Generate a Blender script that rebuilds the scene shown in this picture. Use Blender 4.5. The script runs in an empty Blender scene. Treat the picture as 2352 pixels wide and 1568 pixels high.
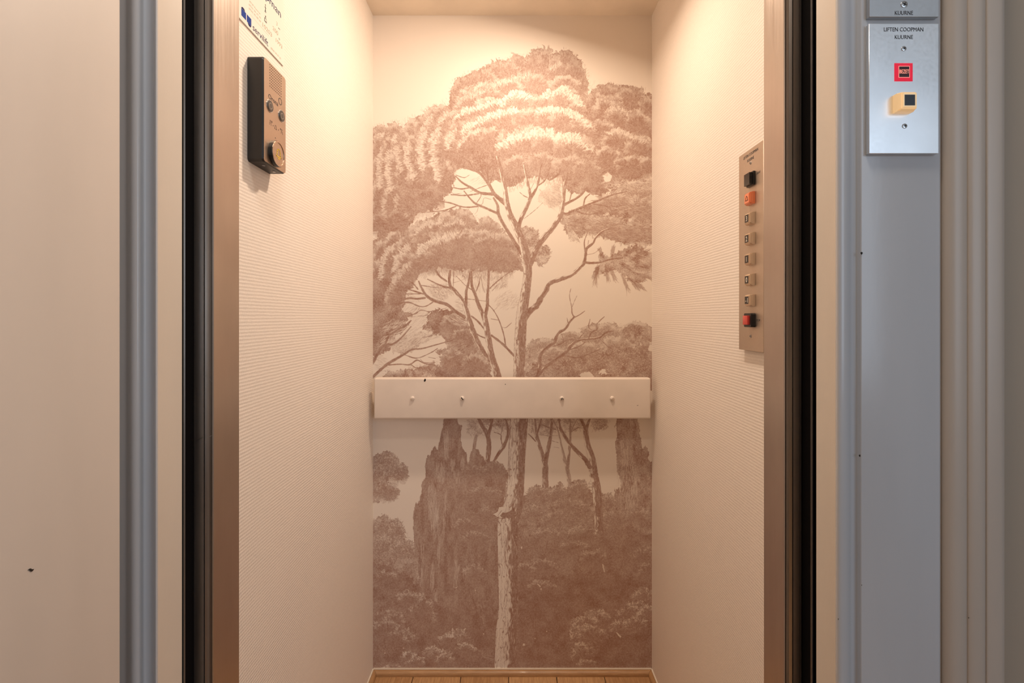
import bpy, bmesh, math
import numpy as np
from mathutils import Matrix, Vector

C = bpy.context.scene.collection
F = 1100.0            # focal length in pixels of the 2352 px wide frame
CX, CY = 1177.0, 728.0  # where the view axis meets the picture
EYE = 1.145
def px(x, d): return (x-CX)*d/F            # world x of a picture column at distance d
def pz(y, d): return EYE+(CY-y)*d/F        # world z of a picture row at distance d
HW = 0.442            # half width of the lift cabin
BACK = 1.519          # distance of the cabin's back wall
FLOOR = 0.0156
CEIL = EYE+(CY-36)*BACK/F
FRONT = 0.724

LAMP = (9.8, (1., .78, .60))
SKY = (17., (.72, .85, 1.))
HALL_FILL = (9., (1., .88, .76), .22)  # energy, colour and depth of the added fill light
EXPOSURE = 0.
# ---------------------------------------------------------------- printed mural
MX0, MY0, MX1, MY1, MS = 852.0, 30.0, 1504.0, 1542.0, 2
def draw_mural():
    W, H = int((MX1-MX0)*MS), int((MY1-MY0)*MS)
    D = np.zeros((H, W), np.float32)
    rng = np.random.default_rng(11)
    TAB = rng.random((256, 256)).astype(np.float32)
    def vn(x, y):
        x = np.asarray(x, np.float32); y = np.asarray(y, np.float32)
        xi = np.floor(x).astype(np.int32); yi = np.floor(y).astype(np.int32)
        fx = x-xi; fy = y-yi
        fx = fx*fx*(3-2*fx); fy = fy*fy*(3-2*fy)
        xi &= 255; yi &= 255; xj = (xi+1) & 255; yj = (yi+1) & 255
        return ((TAB[yi, xi]*(1-fx)+TAB[yi, xj]*fx)*(1-fy)+(TAB[yj, xi]*(1-fx)+TAB[yj, xj]*fx)*fy)
    def ss(a, b, x):
        t = np.clip((x-a)/(b-a), 0, 1)
        return t*t*(3-2*t)
    def win(xa, ya, xb, yb):
        ia = max(0, int((xa-MX0)*MS)); ib = min(W, int((xb-MX0)*MS)+1)
        ja = max(0, int((ya-MY0)*MS)); jb = min(H, int((yb-MY0)*MS)+1)
        if ia >= ib or ja >= jb: return None
        X, Y = np.meshgrid(MX0+(np.arange(ia, ib)+.5)/MS, MY0+(np.arange(ja, jb)+.5)/MS)
        return slice(ja, jb), slice(ia, ib), X.astype(np.float32), Y.astype(np.float32)
    def inside(poly, X, Y):
        m = np.zeros(X.shape, bool)
        n = len(poly)
        for i in range(n):
            x1, y1 = poly[i]; x2, y2 = poly[(i+1) % n]
            if y1 == y2: continue
            c = ((y1 > Y) != (y2 > Y)) & (X < (x2-x1)*(Y-y1)/(y2-y1)+x1)
            m ^= c
        return m
    def mass(poly, tone=.7, var=.2, warp=5, cell=7, stretch=(1, 1), seed=0, op=1.0):
        """A tone filled into an outline whose edge is broken up like leaves."""
        P = np.array(poly, float); m = warp*2+4
        P[:, 0] += np.where(P[:, 0] <= 862, -16, np.where(P[:, 0] >= 1497, 16, 0))
        P[:, 1] += np.where((P[:, 1] >= 861) & (P[:, 1] <= 868), 24, np.where((P[:, 1] >= 953) & (P[:, 1] <= 965), -24, 0))
        w = win(P[:, 0].min()-m, P[:, 1].min()-m, P[:, 0].max()+m, P[:, 1].max()+m)
        if w is None: return
        a, b, X, Y = w
        sx, sy = stretch
        n1 = vn(X/cell/sx+seed*7.3, Y/cell/sy+3)+.6*vn(X/cell*2.7/sx+9, Y/cell*2.7/sy+seed)-.8
        n2 = vn(X/cell/sx+41, Y/cell/sy+seed*5.1)+.6*vn(X/cell*2.7/sx+seed, Y/cell*2.7/sy+77)-.8
        al = inside(P, X+n1*warp*2*min(1, sx), Y+n2*warp*2).astype(np.float32)*op
        t = tone+var*(vn(X/(cell*2.2*sx)+seed, Y/(cell*2.2*sy))-.5)*1.6+var*(vn(X/sx/1.6, Y/sy/1.6+seed)-.5)*1.3
        D[a, b] = D[a, b]*(1-al)+np.clip(t, 0, 1)*al
    def clump(cx, cy, rx, ry, dark=.8, light=.14, rim=.42, lean=0., spik=.13, fade=.75, needle=6., op=1.0, lo=.16, speck=0.):
        """One tuft of needles: a pale crest above a dark underside, fanned out from its base."""
        k = 1.4
        w = win(cx-rx*k, cy-ry*k, cx+rx*k, cy+ry*k)
        if w is None: return
        a, b, X, Y = w
        u = (X-cx)/rx; v = (Y-cy)/ry
        r = np.hypot(u, v)+1e-6
        sd = rng.random()*200
        th = np.arctan2(u, -v)+.5*(vn(X/9+sd, Y/9)-.5)
        f = .5*(rx+ry)/needle
        R = 1+spik*1.7*(vn(th*f+sd, r*0+sd)-.5)+spik*1.5*(vn(th*f*2.7+sd, r*1.3)-.5)-.05+.3*(vn(th*1.6+sd, r*0+3)-.5)
        al = ss(0, .05, R-r)
        st = .6*vn(th*f*1.8+sd, r*2.2+sd)+.4*vn(th*f*4+sd, r*4.5)
        al = al*(1-fade*ss(-.1, .75, v+.5*(st-.5)))*op
        up = ss(-.35, .9, np.cos(th-lean))
        t = r/R
        rw = ss(1-rim-.25+.3*(st-.5), 1-.10, t)*up
        rw = rw*(.35+.9*ss(.3, .62, vn(X/9+sd, Y/7+sd)))
        if speck: rw = rw*(1-speck+speck*1.7*ss(.36, .66, vn(X/2.1+sd, Y/2.1)))
        edge = ss(.9, 1.0, t)*.25*(1-speck)
        d = dark-(dark-light)*np.clip(rw*(.45+1.1*st), 0, 1)+lo*(st-.5)*1.5+edge*(st > .5)
        D[a, b] = D[a, b]*(1-al)+np.clip(d, 0, 1)*al
    def spline(pts, step=1.0):
        P = np.array(pts, float)
        if len(P) < 3:
            n = max(2, int(np.hypot(*(P[-1, :2]-P[0, :2]))/step))
            t = np.linspace(0, 1, n)[:, None]
            return P[0]*(1-t)+P[-1]*t
        Q = np.vstack([2*P[0]-P[1], P, 2*P[-1]-P[-2]])
        out = []
        for i in range(1, len(Q)-2):
            p0, p1, p2, p3 = Q[i-1:i+3]
            n = max(2, int(np.hypot(*(p2-p1)[:2])/step))
            t = np.linspace(0, 1, n, endpoint=False)[:, None]
            out.append(.5*((2*p1)+(-p0+p2)*t+(2*p0-5*p1+4*p2-p3)*t*t+(-p0+3*p1-3*p2+p3)*t**3))
        out.append(P[-1:])
        return np.vstack(out)
    def limb(pts, tone=.86, lit=0., bark=.25, rough=.8):
        """A branch: (x, y, width) points; lit>0 leaves a pale left flank with bark marks."""
        S = spline(pts, .8)
        m = S[:, 2].max()+3
        w = win(S[:, 0].min()-m, S[:, 1].min()-m, S[:, 0].max()+m, S[:, 1].max()+m)
        if w is None: return
        a, b, X, Y = w
        best = np.full(X.shape, 9., np.float32); side = np.zeros(X.shape, np.float32); along = np.zeros(X.shape, np.float32)
        x0 = X[0, 0]; y0 = Y[0, 0]
        L = 0.
        for i in range(len(S)-1):
            x1, y1, w1 = S[i]; x2, y2, w2 = S[i+1]
            dx, dy = x2-x1, y2-y1; l = np.hypot(dx, dy)
            if l < 1e-6: continue
            hw = max(.45, (w1+w2)/4); q = hw*1.5+1.5
            ja = max(0, int((min(y1, y2)-q-y0)*MS)); jb = int((max(y1, y2)+q-y0)*MS)+2
            ia = max(0, int((min(x1, x2)-q-x0)*MS)); ib = int((max(x1, x2)+q-x0)*MS)+2
            xx = X[ja:jb, ia:ib]; yy = Y[ja:jb, ia:ib]
            if xx.size == 0: continue
            t = np.clip(((xx-x1)*dx+(yy-y1)*dy)/(l*l), 0, 1)
            px = xx-(x1+dx*t); py = yy-(y1+dy*t)
            d = np.hypot(px, py)/hw
            sg = np.sign(px*dy-py*dx)*np.sign(dy if abs(dy) > .2*abs(dx) else -1)
            u = best[ja:jb, ia:ib]; k = d < u
            u[k] = d[k]; side[ja:jb, ia:ib][k] = (sg*d)[k]; along[ja:jb, ia:ib][k] = L+l
            L += l
        hwm = S[:, 2].mean()/2
        n = vn(along/5+X.mean(), side*0+Y.mean())-.5
        al = ss(1.04, 1-.9/max(hwm, .9), best+rough*n/max(hwm, 1.2))
        wx = side*hwm+2.5*(vn(along/6+3, side*hwm/5)-.5)
        st = vn(wx/1.5+40, along/16)*.6+vn(wx/.9+9, along/8)*.4
        d = tone+bark*(st-.5)*1.6
        d = d*(1-.6*ss(.66, .8, st)*(hwm > 5))
        if np.ndim(lit): lit = lit[0]+(lit[1]-lit[0])*along/max(L, 1)
        if np.max(lit) > 0:
            big = hwm > 9
            pale = ss(lit*2-1+.3, lit*2-1-.2, side+(.7 if big else .9)*(vn(wx/2.4, along/11+7)-.5)*1.3)*(best < .93)
            c = vn(wx/2.6+17, along/32+5)
            mark = np.maximum(1-ss(.02, .055, np.abs(c-.5)), .8*(1-ss(.015, .04, np.abs(vn(wx/1.8+71, along/22)-.6)))) if big else ss(.55, .68, st)
            d = d*(1-pale)+(.02+.72*mark)*pale
        D[a, b] = D[a, b]*(1-al)+np.clip(d, 0, 1)*al
    def near(S, q):
        w = win(S[:, 0].min()-q, S[:, 1].min()-q, S[:, 0].max()+q, S[:, 1].max()+q)
        if w is None: return None
        a, b, X, Y = w
        best = np.full(X.shape, 1e9, np.float32); side = np.zeros(X.shape, np.float32); along = np.zeros(X.shape, np.float32); L = 0.
        for i in range(len(S)-1):
            x1, y1 = S[i, :2]; x2, y2 = S[i+1, :2]
            dx, dy = x2-x1, y2-y1; l = np.hypot(dx, dy)
            if l < 1e-6: continue
            t = np.clip(((X-x1)*dx+(Y-y1)*dy)/(l*l), 0, 1)
            px = X-(x1+dx*t); py = Y-(y1+dy*t)
            d = np.hypot(px, py); k = d < best
            best[k] = d[k]; side[k] = np.sign(dx*py-dy*px)[k]; along[k] = (L+l*t)[k]
            L += l
        return a, b, X, Y, best*side, along, L
    def crest(pts, t=13, depth=34, light=.03, dark=.76, jag=5., amt=1.):
        """The sunlit brow of a bough: ragged pale needles along a line, dark needles below (right of) it."""
        S = spline([(x, y, 1) for x, y in pts], 5.)
        r = near(S, depth+8)
        if r is None: return
        a, b, X, Y, s, al, L = r
        sd = rng.random()*200
        n1 = vn(al/1.5+sd, s/9+sd); n2 = vn(al/.85+sd+9, s/5); n3 = vn(al/10+sd, s*0+sd); n4 = vn(X/3.2+sd, Y/3.2)
        s = s+jag*2*(n3-.5)+jag*1.5*(n1-.5)
        tt = t*(.55+1.2*n3)*ss(0, .16, al/L)*ss(0, .16, 1-al/L)+1.5
        pale = ss(-.8, 1.2, s)*(1-ss(tt*.55, tt*1.35, s+tt*.8*(n2-.5)+tt*.5*(n1-.5)))
        pale = pale*(.32+.95*ss(.27, .56, .35*n1+.25*n2+.4*n4))
        d = dark-(dark-light)*np.clip(pale, 0, 1)+.16*(n2-.5)
        cov = ss(-1, .6, s)*(1-ss(depth*.35, depth*.95, s+9*(n1-.5)))*ss(-.02, .1, al/L)*ss(-.02, .1, 1-al/L)*amt
        D[a, b] = D[a, b]*(1-cov)+np.clip(d, 0, 1)*cov
        n = int(L*1.5); i = rng.integers(0, len(S)-1, n); q = S[i, :2]; e = S[i+1, :2]-q
        na = np.arctan2(-e[:, 0], e[:, 1])
        off = t*1.1*rng.random(n)-1
        p = q-np.stack([np.cos(na), np.sin(na)], 1)*off[:, None]+(rng.random((n, 2))-.5)*3
        up = na+.7*(rng.random(n)-.5)
        strokes(p[::2], up[::2], 6, .4, .38, .5); strokes(p[1::3]-np.stack([np.cos(na), np.sin(na)], 1)[1::3]*t*.5, up[1::3], 8, .5, -.5, .5)
    def strokes(pts, ang, ln, wid=.6, amt=.5, curve=.3, K=14):
        """Many short pen strokes: amt>0 inks, amt<0 scrapes back to the paper."""
        pts = np.asarray(pts, float); N = len(pts)
        if N == 0: return
        ang = np.broadcast_to(ang, N); ln = np.broadcast_to(ln, N)
        t = np.linspace(0, 1, K)[None, :]
        cv = (rng.random(N)-.5)[:, None]*2*curve
        aa = ang[:, None]+cv*t
        x = pts[:, :1]+np.cumsum(np.cos(aa), 1)*ln[:, None]/K
        y = pts[:, 1:]+np.cumsum(np.sin(aa), 1)*ln[:, None]/K
        A = np.zeros((H, W), np.float32)
        fx = (x-MX0)*MS-.5; fy = (y-MY0)*MS-.5
        wgt = (np.sin(np.pi*np.clip(t*.92+.06, 0, 1))**.6)*np.ones_like(x)
        offs = [(0, 0)] if wid < .7 else [(0, 0), (.7, 0), (0, .7), (-.7, 0), (0, -.7)]
        for ox, oy in offs:
            gx = fx+ox*wid; gy = fy+oy*wid
            ix = np.floor(gx).astype(int); iy = np.floor(gy).astype(int)
            rx_ = gx-ix; ry_ = gy-iy
            for jx, jy, ww in ((0, 0, (1-rx_)*(1-ry_)), (1, 0, rx_*(1-ry_)), (0, 1, (1-rx_)*ry_), (1, 1, rx_*ry_)):
                qx = ix+jx; qy = iy+jy
                ok = (qx >= 0) & (qx < W) & (qy >= 0) & (qy < H)
                np.add.at(A, (qy[ok], qx[ok]), (ww*wgt)[ok])
        A = np.clip(A*1.2, 0, 1)
        if amt > 0: np.copyto(D, 1-(1-D)*(1-A*amt))
        else: np.copyto(D, D*(1+A*amt))
    def scatter(poly, n):
        P = np.array(poly, float)
        lo = P.min(0); hi = P.max(0)
        out = np.zeros((0, 2))
        for _ in range(12):
            q = lo+(hi-lo)*rng.random((n*2, 2))
            q = q[inside(poly, q[:, 0], q[:, 1])]
            out = np.vstack([out, q])
            if len(out) >= n: break
        return out[:n]
    def fan(cx, cy, rx, ry, n, amt=.5, ln=9, a0=-3.3, a1=.2, r0=.55, r1=1., wid=.6):
        th = a0+(a1-a0)*rng.random(n); r = r0+(r1-r0)*rng.random(n)
        p = np.stack([cx+np.cos(th)*r*rx, cy+np.sin(th)*r*ry], 1)
        strokes(p, np.arctan2(np.sin(th)*ry, np.cos(th)*rx)+.3*(rng.random(n)-.5), ln*(.6+.8*rng.random(n)), wid, amt)
    def curls(poly, n, r=3., amt=.5):
        p = scatter(poly, n)
        strokes(p, rng.random(n)*6.28, r*2.6*(.6+.8*rng.random(n)), .5, amt, curve=4.5, K=18)
    def rich(cx, cy, rx, ry, **k):
        k['light'] = max(k.get('light', .2), .3)
        clump(cx, cy, rx, ry, **k)
        n = int(rx*ry*.05)+6
        strokes(np.stack([cx+rx*(rng.random(n)*1.6-.8), cy+ry*(rng.random(n)*1.3-.8)], 1), -1.57+.9*(rng.random(n)-.5), 8, .5, .3)
        fan(cx, cy, rx, ry, n//2, -.4, 7, r0=.6, r1=.95, a0=-2.9, a1=-.25)
        fan(cx, cy, rx, ry, n//3, .5, 6, r0=.86, r1=.98, a0=-3.2, a1=.05)

    # ---- crowns of the upper half: the broad tone first, then tuft over tuft from back to front
    mass([(856,300),(868,290),(882,288),(892,300),(897,286),(906,281),(917,292),(925,306),(935,310),(942,290),(952,275),(965,266),(978,275),(985,258),(1000,240),(1015,248),(1033,240),
          (1031,217),(1040,200),(1052,180),(1070,174),(1095,162),(1120,152),(1150,136),(1163,140),(1185,124),(1198,134),(1213,128),(1222,116),(1250,112),(1262,126),(1275,120),(1300,113),(1318,125),
          (1335,140),(1342,156),(1340,168),(1348,180),(1351,195),(1343,215),(1352,222),(1360,206),(1378,196),(1400,191),(1420,198),(1445,195),(1466,204),(1472,222),(1490,215),(1499,218),
          (1499,560),(1470,556),(1430,560),(1385,545),(1365,530),(1352,528),(1335,545),(1308,552),(1294,518),(1285,499),(1300,488),(1340,478),(1380,458),(1405,440),(1375,452),(1345,440),(1330,446),(1303,442),(1296,420),(1290,402),
          (1262,412),(1240,412),(1225,405),(1205,410),(1190,426),(1172,431),(1160,425),(1140,415),(1115,412),(1100,392),(1062,388),(1046,396),(1040,428),(1035,446),(1008,452),(1004,482),(960,492),(940,520),(960,640),(935,670),(900,800),(856,830)],
         tone=.72, var=.2, warp=4, cell=6)
    for p in ([(1256,108),(1268,108),(1266,124),(1262,133),(1258,124)], [(1203,118),(1214,112),(1212,132),(1208,140),(1203,134)], [(1166,128),(1178,124),(1172,140)], [(1126,142),(1138,138),(1131,156)], [(1336,172),(1360,168),(1358,182),(1344,184),(1338,180)], [(1340,150),(1352,148),(1346,162)],
              [(1476,200),(1484,200),(1479,224)], [(1420,190),(1430,188),(1425,200)], [(932,300),(940,296),(936,318)], [(972,264),(980,262),(978,284)], [(894,286),(900,282),(897,302)]):
        mass(p, tone=.02, var=.02, warp=2, cell=4)
    # sky holes
    for p in ([(1385,402),(1396,396),(1405,402),(1402,416),(1392,420),(1388,412)], [(956,494),(970,484),(966,500),(955,512),(950,508)],
              [(1474,396),(1499,398),(1499,412),(1480,414)], [(1384,492),(1398,487),(1402,494),(1388,498)], [(1442,505),(1458,492),(1466,498),(1448,512)], [(1455,520),(1466,514),(1462,530)],
              [(858,538),(868,530),(866,548),(858,552)], [(1390,442),(1404,436),(1400,448),(1392,450)]):
        mass(p, tone=.02, var=.02, warp=2, cell=4)
    # right-hand crown behind
    for c in ((1400,232,46,40),(1450,236,42,38),(1372,240,26,30),(1488,255,26,38)):
        rich(*c, dark=.78, light=.42, rim=.35, spik=.14)
    for c in ((1398,262,44,38),(1418,288,48,40),(1466,292,40,42),(1385,310,36,36)):
        rich(*c, dark=.8, light=.3, rim=.28)
    for c in ((1415,338,48,40),(1468,355,42,44),(1400,372,44,36),(1452,388,46,38),(1490,392,26,34)):
        rich(*c, dark=.8, light=.3, rim=.22)
    # topmost crown
    for c in ((1252,162,34,50),(1298,160,34,48),(1192,168,34,44),(1322,180,28,42),(1152,182,34,42),(1226,160,22,44),(1110,196,40,40),(1062,214,30,38),(1276,168,26,44),(1335,205,18,30),(1172,178,26,40),(1085,200,28,38)):
        rich(*c, dark=.76, light=.52, rim=.3, spik=.2, needle=5)
    for c in ((1230,205,52,38),(1300,205,40,34),(1165,210,42,34),(1115,222,42,32),(1075,238,36,34)):
        rich(*c, dark=.76, light=.34, rim=.26, spik=.16)
    strokes(scatter([(1140,190),(1215,166),(1222,180),(1150,206)], 120), -1.4, 9, .6, -.7)
    strokes(scatter([(1258,158),(1282,142),(1290,150),(1266,172)], 70), -1.2, 8, .6, -.75)
    strokes(scatter([(1060,205),(1125,185),(1130,215),(1065,235)], 240), -1.0, 7, .6, -.55)
    # left cascade, back
    for c in ((880,318,30,34),(908,312,24,34),(950,312,28,46),(970,305,24,40),(995,278,32,36),(1018,272,26,34),(930,335,24,34)):
        rich(*c, dark=.7, light=.34, rim=.36, spik=.16)
    for c in ((870,350,20,44),(895,352,24,42),(925,362,26,44),(955,352,28,50),(985,335,30,52),(1010,318,30,48),(1038,296,34,40),(1062,276,34,30)):
        rich(*c, dark=.74, light=.16, rim=.34, lean=-.5, spik=.15)
    # scallops down the main crown
    for c in ((1130,252,50,30),(1196,244,46,36),(1092,272,44,32),(1250,248,40,32),(1298,238,42,38),(1325,252,26,26)):
        rich(*c, dark=.72, light=.04, rim=.40)
    for c in ((1060,312,46,40),(1112,292,46,34),(1168,286,52,38),(1222,284,50,38),(1262,278,38,34),(1300,284,42,36),(1335,298,32,34)):
        rich(*c, dark=.76, light=.06, rim=.34)
    for c in ((1000,366,42,50),(1038,352,46,46),(1090,328,56,44),(1135,318,40,30)):
        rich(*c, dark=.76, light=.14, rim=.30, lean=-.3)
    for c in ((1172,342,40,46),(1215,338,54,48),(1265,342,50,42),(1312,348,42,40),(1342,356,30,46)):
        rich(*c, dark=.76, light=.03, rim=.34)
    for c in ((1190,388,42,34),(1250,384,52,34),(1310,392,46,38),(1350,398,36,36)):
        rich(*c, dark=.72, light=.42, rim=.2)
    # left cascade, front
    for c in ((872,402,20,50),(896,398,24,52),(928,410,26,52),(962,412,30,54),(995,415,34,46),(1022,410,26,40)):
        rich(*c, dark=.76, light=.2, rim=.3, lean=-.6, spik=.15)
    for c in ((872,462,22,52),(905,468,28,52),(945,468,34,44),(985,460,36,36)):
        rich(*c, dark=.78, light=.3, rim=.26, lean=-.6)
    mass([(900,440),(960,400),(1010,400),(1040,415),(1035,442),(1005,452),(998,480),(950,490),(905,480)], tone=.74, var=.14, warp=5, op=.75)
    for c in ((875,520,28,34),(912,512,34,30)):
        rich(*c, dark=.8, light=.5, rim=.2)
    strokes(scatter([(1150,300),(1120,320),(1075,335),(1040,380),(1100,390),(1160,370)], 500), scatter([(0,0),(1,0),(1,1),(0,1)], 500)[:, 0]*1.2-2.2, 10, .5, .35)
    for p, k in (([(1118,200),(1150,188),(1185,178),(1214,170)], dict(t=6, depth=18, light=.25)), ([(1040,250),(1060,226),(1090,214),(1120,204)], dict(t=6, depth=20, light=.35)),
                 ([(1371,226),(1395,221),(1420,219),(1434,228)], dict(t=6, depth=18, light=.4)), ([(1390,254),(1410,246),(1432,248),(1450,264)], dict(t=8, depth=24, light=.25)), ([(1383,304),(1405,297),(1430,298),(1450,306),(1475,314),(1494,332)], dict(t=9, depth=26, light=.2)),
                 ([(1036,280),(1046,262),(1075,246),(1100,240),(1130,230),(1146,224)], dict(t=10)), ([(1128,236),(1150,226),(1165,212),(1182,205),(1202,208),(1216,214),(1228,228)], dict(t=15)), ([(1236,226),(1255,211),(1275,203),(1290,198),(1305,204),(1318,219),(1335,230),(1348,248)], dict(t=13)),
                 ([(1038,316),(1050,304),(1075,282),(1100,270),(1125,258),(1150,250),(1178,247),(1204,258)], dict(t=13)), ([(1222,268),(1236,250),(1258,245),(1280,246),(1302,248),(1318,258),(1336,262),(1350,278),(1366,300)], dict(t=12)),
                 ([(1046,350),(1050,326),(1072,306),(1092,298),(1110,292)], dict(t=8, light=.2)), ([(1132,356),(1140,338),(1152,322),(1168,311),(1190,304),(1215,300),(1240,296),(1262,295),(1280,306),(1302,307),(1325,308),(1342,320),(1354,336),(1370,356)], dict(t=16, depth=44, jag=6)),
                 ([(870,440),(864,400),(866,365),(876,344)], dict(t=11, light=0.24)), ([(893,452),(885,415),(884,375),(891,350),(904,338)], dict(t=12, light=0.24)), ([(917,404),(909,372),(906,345),(914,324)], dict(t=10, light=0.26)), ([(950,422),(936,396),(925,365),(929,340),(942,320)], dict(t=13, light=0.22)),
                 ([(970,400),(960,365),(958,335),(966,310),(982,292)], dict(t=12, light=0.20)), ([(1004,430),(994,392),(986,352),(989,318),(1001,297),(1018,284)], dict(t=13, light=0.18)), ([(1020,348),(1023,322),(1035,300),(1048,288)], dict(t=12, light=0.17)), ([(1000,290),(1006,270),(1018,262),(1030,256)], dict(t=10, light=0.20)),
                 ([(866,320),(872,304),(884,300)], dict(t=9, light=0.22)), ([(898,330),(904,308),(914,306)], dict(t=9, light=0.18)), ([(975,290),(982,272),(996,262)], dict(t=8, light=0.27)), ([(880,500),(874,470),(878,450)], dict(t=8, light=0.37)), ([(905,480),(905,460),(915,445)], dict(t=7, light=0.42))):
        crest(p, **k)
    # fine needles all over the crown, fanning out from the fork
    CR = [(860,300),(900,290),(940,295),(1000,245),(1035,220),(1060,180),(1150,138),(1250,116),(1320,130),(1348,190),(1400,195),(1470,215),(1497,225),(1497,430),(1400,395),(1340,440),(1290,405),(1200,405),(1100,392),(1040,400),(1030,445),(1000,480),(940,520),(860,640)]
    for n, amt, l in ((6200, .30, 8), (2600, -.26, 7)):
        p = scatter(CR, n)
        strokes(p, np.arctan2(p[:, 1]-560, p[:, 0]-1190)+.7*(rng.random(len(p))-.5), l, .4, amt, .4)
    # needle fringe under the main crown
    strokes(scatter([(1160,405),(1200,400),(1225,398),(1260,402),(1290,396),(1295,412),(1260,420),(1225,414),(1195,428),(1170,436)], 420), 1.6, 9, .5, .5, .6)
    strokes(scatter([(1085,408),(1125,395),(1140,400),(1135,420),(1095,422)], 90), 2.6, 12, .5, .35)
    # hanging feathery tuft inside the fork
    mass([(1240,440),(1262,425),(1288,415),(1290,450),(1288,470),(1270,478),(1250,468),(1236,462)], tone=.24, var=.2, warp=4)
    strokes(scatter([(1236,462),(1245,432),(1290,412),(1290,470),(1272,480)], 170), .45, 16, .5, .5, .8)
    # right-hand sprays below the crown
    for c in ((1455,440,50,30),(1410,470,60,30),(1470,480,40,34),(1340,515,54,28),(1400,525,58,30),(1460,535,46,34)):
        clump(*c, dark=.68, light=.3, rim=.3, spik=.22, needle=4, fade=.45)
    strokes(scatter([(1290,498),(1340,488),(1410,455),(1499,440),(1499,562),(1440,560),(1365,535),(1310,550)], 1500), scatter([(0,0),(1,0),(1,1),(0,1)], 1500)[:, 0]*.9-.35, 13, .5, .45, .7)
    strokes(scatter([(1290,498),(1340,488),(1410,455),(1499,440),(1499,562),(1440,560),(1365,535),(1310,550)], 520), scatter([(0,0),(1,0),(1,1),(0,1)], 520)[:, 0]*.9-.35, 11, .6, -.65, .7)
    strokes(scatter([(1380,420),(1497,408),(1497,438),(1395,445)], 420), scatter([(0,0),(1,0),(1,1),(0,1)], 420)[:, 0]*2-1, 8, .6, -.6, 1.)
    mass([(1298,512),(1318,528),(1334,556),(1308,553)], tone=.4, var=.3, warp=4)
    # low spray to the right of the long branch
    mass([(1374,592),(1378,578),(1398,590),(1425,574),(1452,566),(1470,560),(1480,575),(1499,584),(1499,648),(1486,640),(1470,652),(1440,640),(1418,622),(1400,622),(1385,632),(1362,628),(1376,606)], tone=.58, var=.3, warp=4, cell=5)
    def spray(x, y, a, l, n, sp=.35, amt=.6):
        k = rng.random(n); aa = a+(rng.random(n)-.5)*sp
        strokes(np.stack([x+np.cos(a)*l*k*.65+(rng.random(n)-.5)*7, y+np.sin(a)*l*k*.65+(rng.random(n)-.5)*7], 1), aa, l*.4, .7, amt, .4)
    for x, y, a, l in ((1378,606,2.0,40),(1374,610,1.75,48),(1390,606,1.4,42),(1398,612,1.1,40),(1425,626,1.15,52),(1440,636,.8,44),(1448,640,.65,44),(1455,625,.35,46),(1440,600,-.3,54),(1430,590,-.6,46),(1452,590,-.4,44),(1405,592,-1.4,30),(1385,594,-1.9,26),(1460,610,0.05,40),(1420,600,.6,50)):
        spray(x, y, a, l, 46)
    strokes(scatter([(1380,595),(1440,575),(1495,590),(1495,640),(1440,635)], 260), .35, 12, .6, -.6)
    # ---- second crown, left of the trunk
    SC = [(938,560),(950,525),(962,506),(985,502),(1002,490),(1022,484),(1048,478),(1075,482),(1092,498),(1096,514),(1106,517),(1110,504),(1121,499),(1140,508),(1154,524),(1166,545),(1178,562),(1196,566),(1198,590),(1196,616),(1180,622),(1150,626),(1120,622),(1080,620),(1050,618),(1020,616),(1000,612),(975,622),(950,640),(925,660),(858,700),(858,560)]
    mass(SC, tone=.68, var=.16, warp=4)
    mass([(1196,524),(1206,518),(1216,522),(1236,528),(1240,545),(1240,560),(1246,564),(1260,562),(1266,580),(1262,598),(1250,608),(1240,612),(1228,600),(1222,585),(1205,575)], tone=.5, var=.35, warp=3, cell=4)
    curls([(1196,524),(1216,522),(1240,545),(1262,566),(1264,595),(1245,610),(1225,590),(1200,570)], 130, 3., .5)
    for c in ((1030,520,40,34),(1068,512,28,32),(1122,528,34,30),(985,530,32,32),(955,548,28,38)):
        rich(*c, dark=.68, light=.34, rim=.34, spik=.13)
    for c in ((878,590,28,44),(905,572,30,46),(938,580,30,44)):
        rich(*c, dark=.78, light=.22, rim=.28, lean=-.5)
    for c in ((980,566,38,40),(1022,560,44,36),(1060,556,40,34),(1108,556,44,34),(1150,562,32,34)):
        rich(*c, dark=.72, light=.2, rim=.30)
    for c in ((872,640,26,50),(900,628,30,44),(935,616,34,42),(970,606,38,36)):
        rich(*c, dark=.78, light=.24, rim=.24, lean=-.6)
    for c in ((1010,600,44,36),(1060,598,52,40),(1115,600,54,40),(1160,600,36,36)):
        rich(*c, dark=.76, light=.5, rim=.2)
    mass([(858,620),(900,640),(935,645),(948,662),(925,680),(900,730),(935,745),(925,765),(890,775),(858,800)], tone=.74, var=.18, warp=6)
    mass([(998,556),(1060,545),(1140,552),(1175,575),(1172,612),(1100,616),(1010,606)], tone=.73, var=.1, warp=6, op=.7)
    strokes(scatter([(985,610),(1060,612),(1180,616),(1180,632),(1120,636),(1060,628),(990,626)], 520), 1.57, 10, .5, .5, .7)
    for p, k in (([(872,650),(870,615),(878,585),(895,565),(914,555)], dict(t=9, light=.22)), ([(900,630),(905,598),(920,575),(944,555)], dict(t=11, light=.2)), ([(888,668),(905,635),(925,612),(944,598)], dict(t=10, light=.25)), ([(952,596),(960,570),(980,552),(1010,541),(1040,532),(1062,528),(1078,538)], dict(t=14, light=.14)),
                 ([(945,545),(955,522),(972,512),(1000,506),(1020,498)], dict(t=10, light=.25)), ([(1085,560),(1100,545),(1130,538),(1155,545)], dict(t=7, light=.45)), ([(1010,520),(1030,508),(1055,505),(1075,514)], dict(t=7, light=.3)), ([(880,700),(885,675),(900,655)], dict(t=9, light=.4))):
        crest(p, **k)
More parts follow.
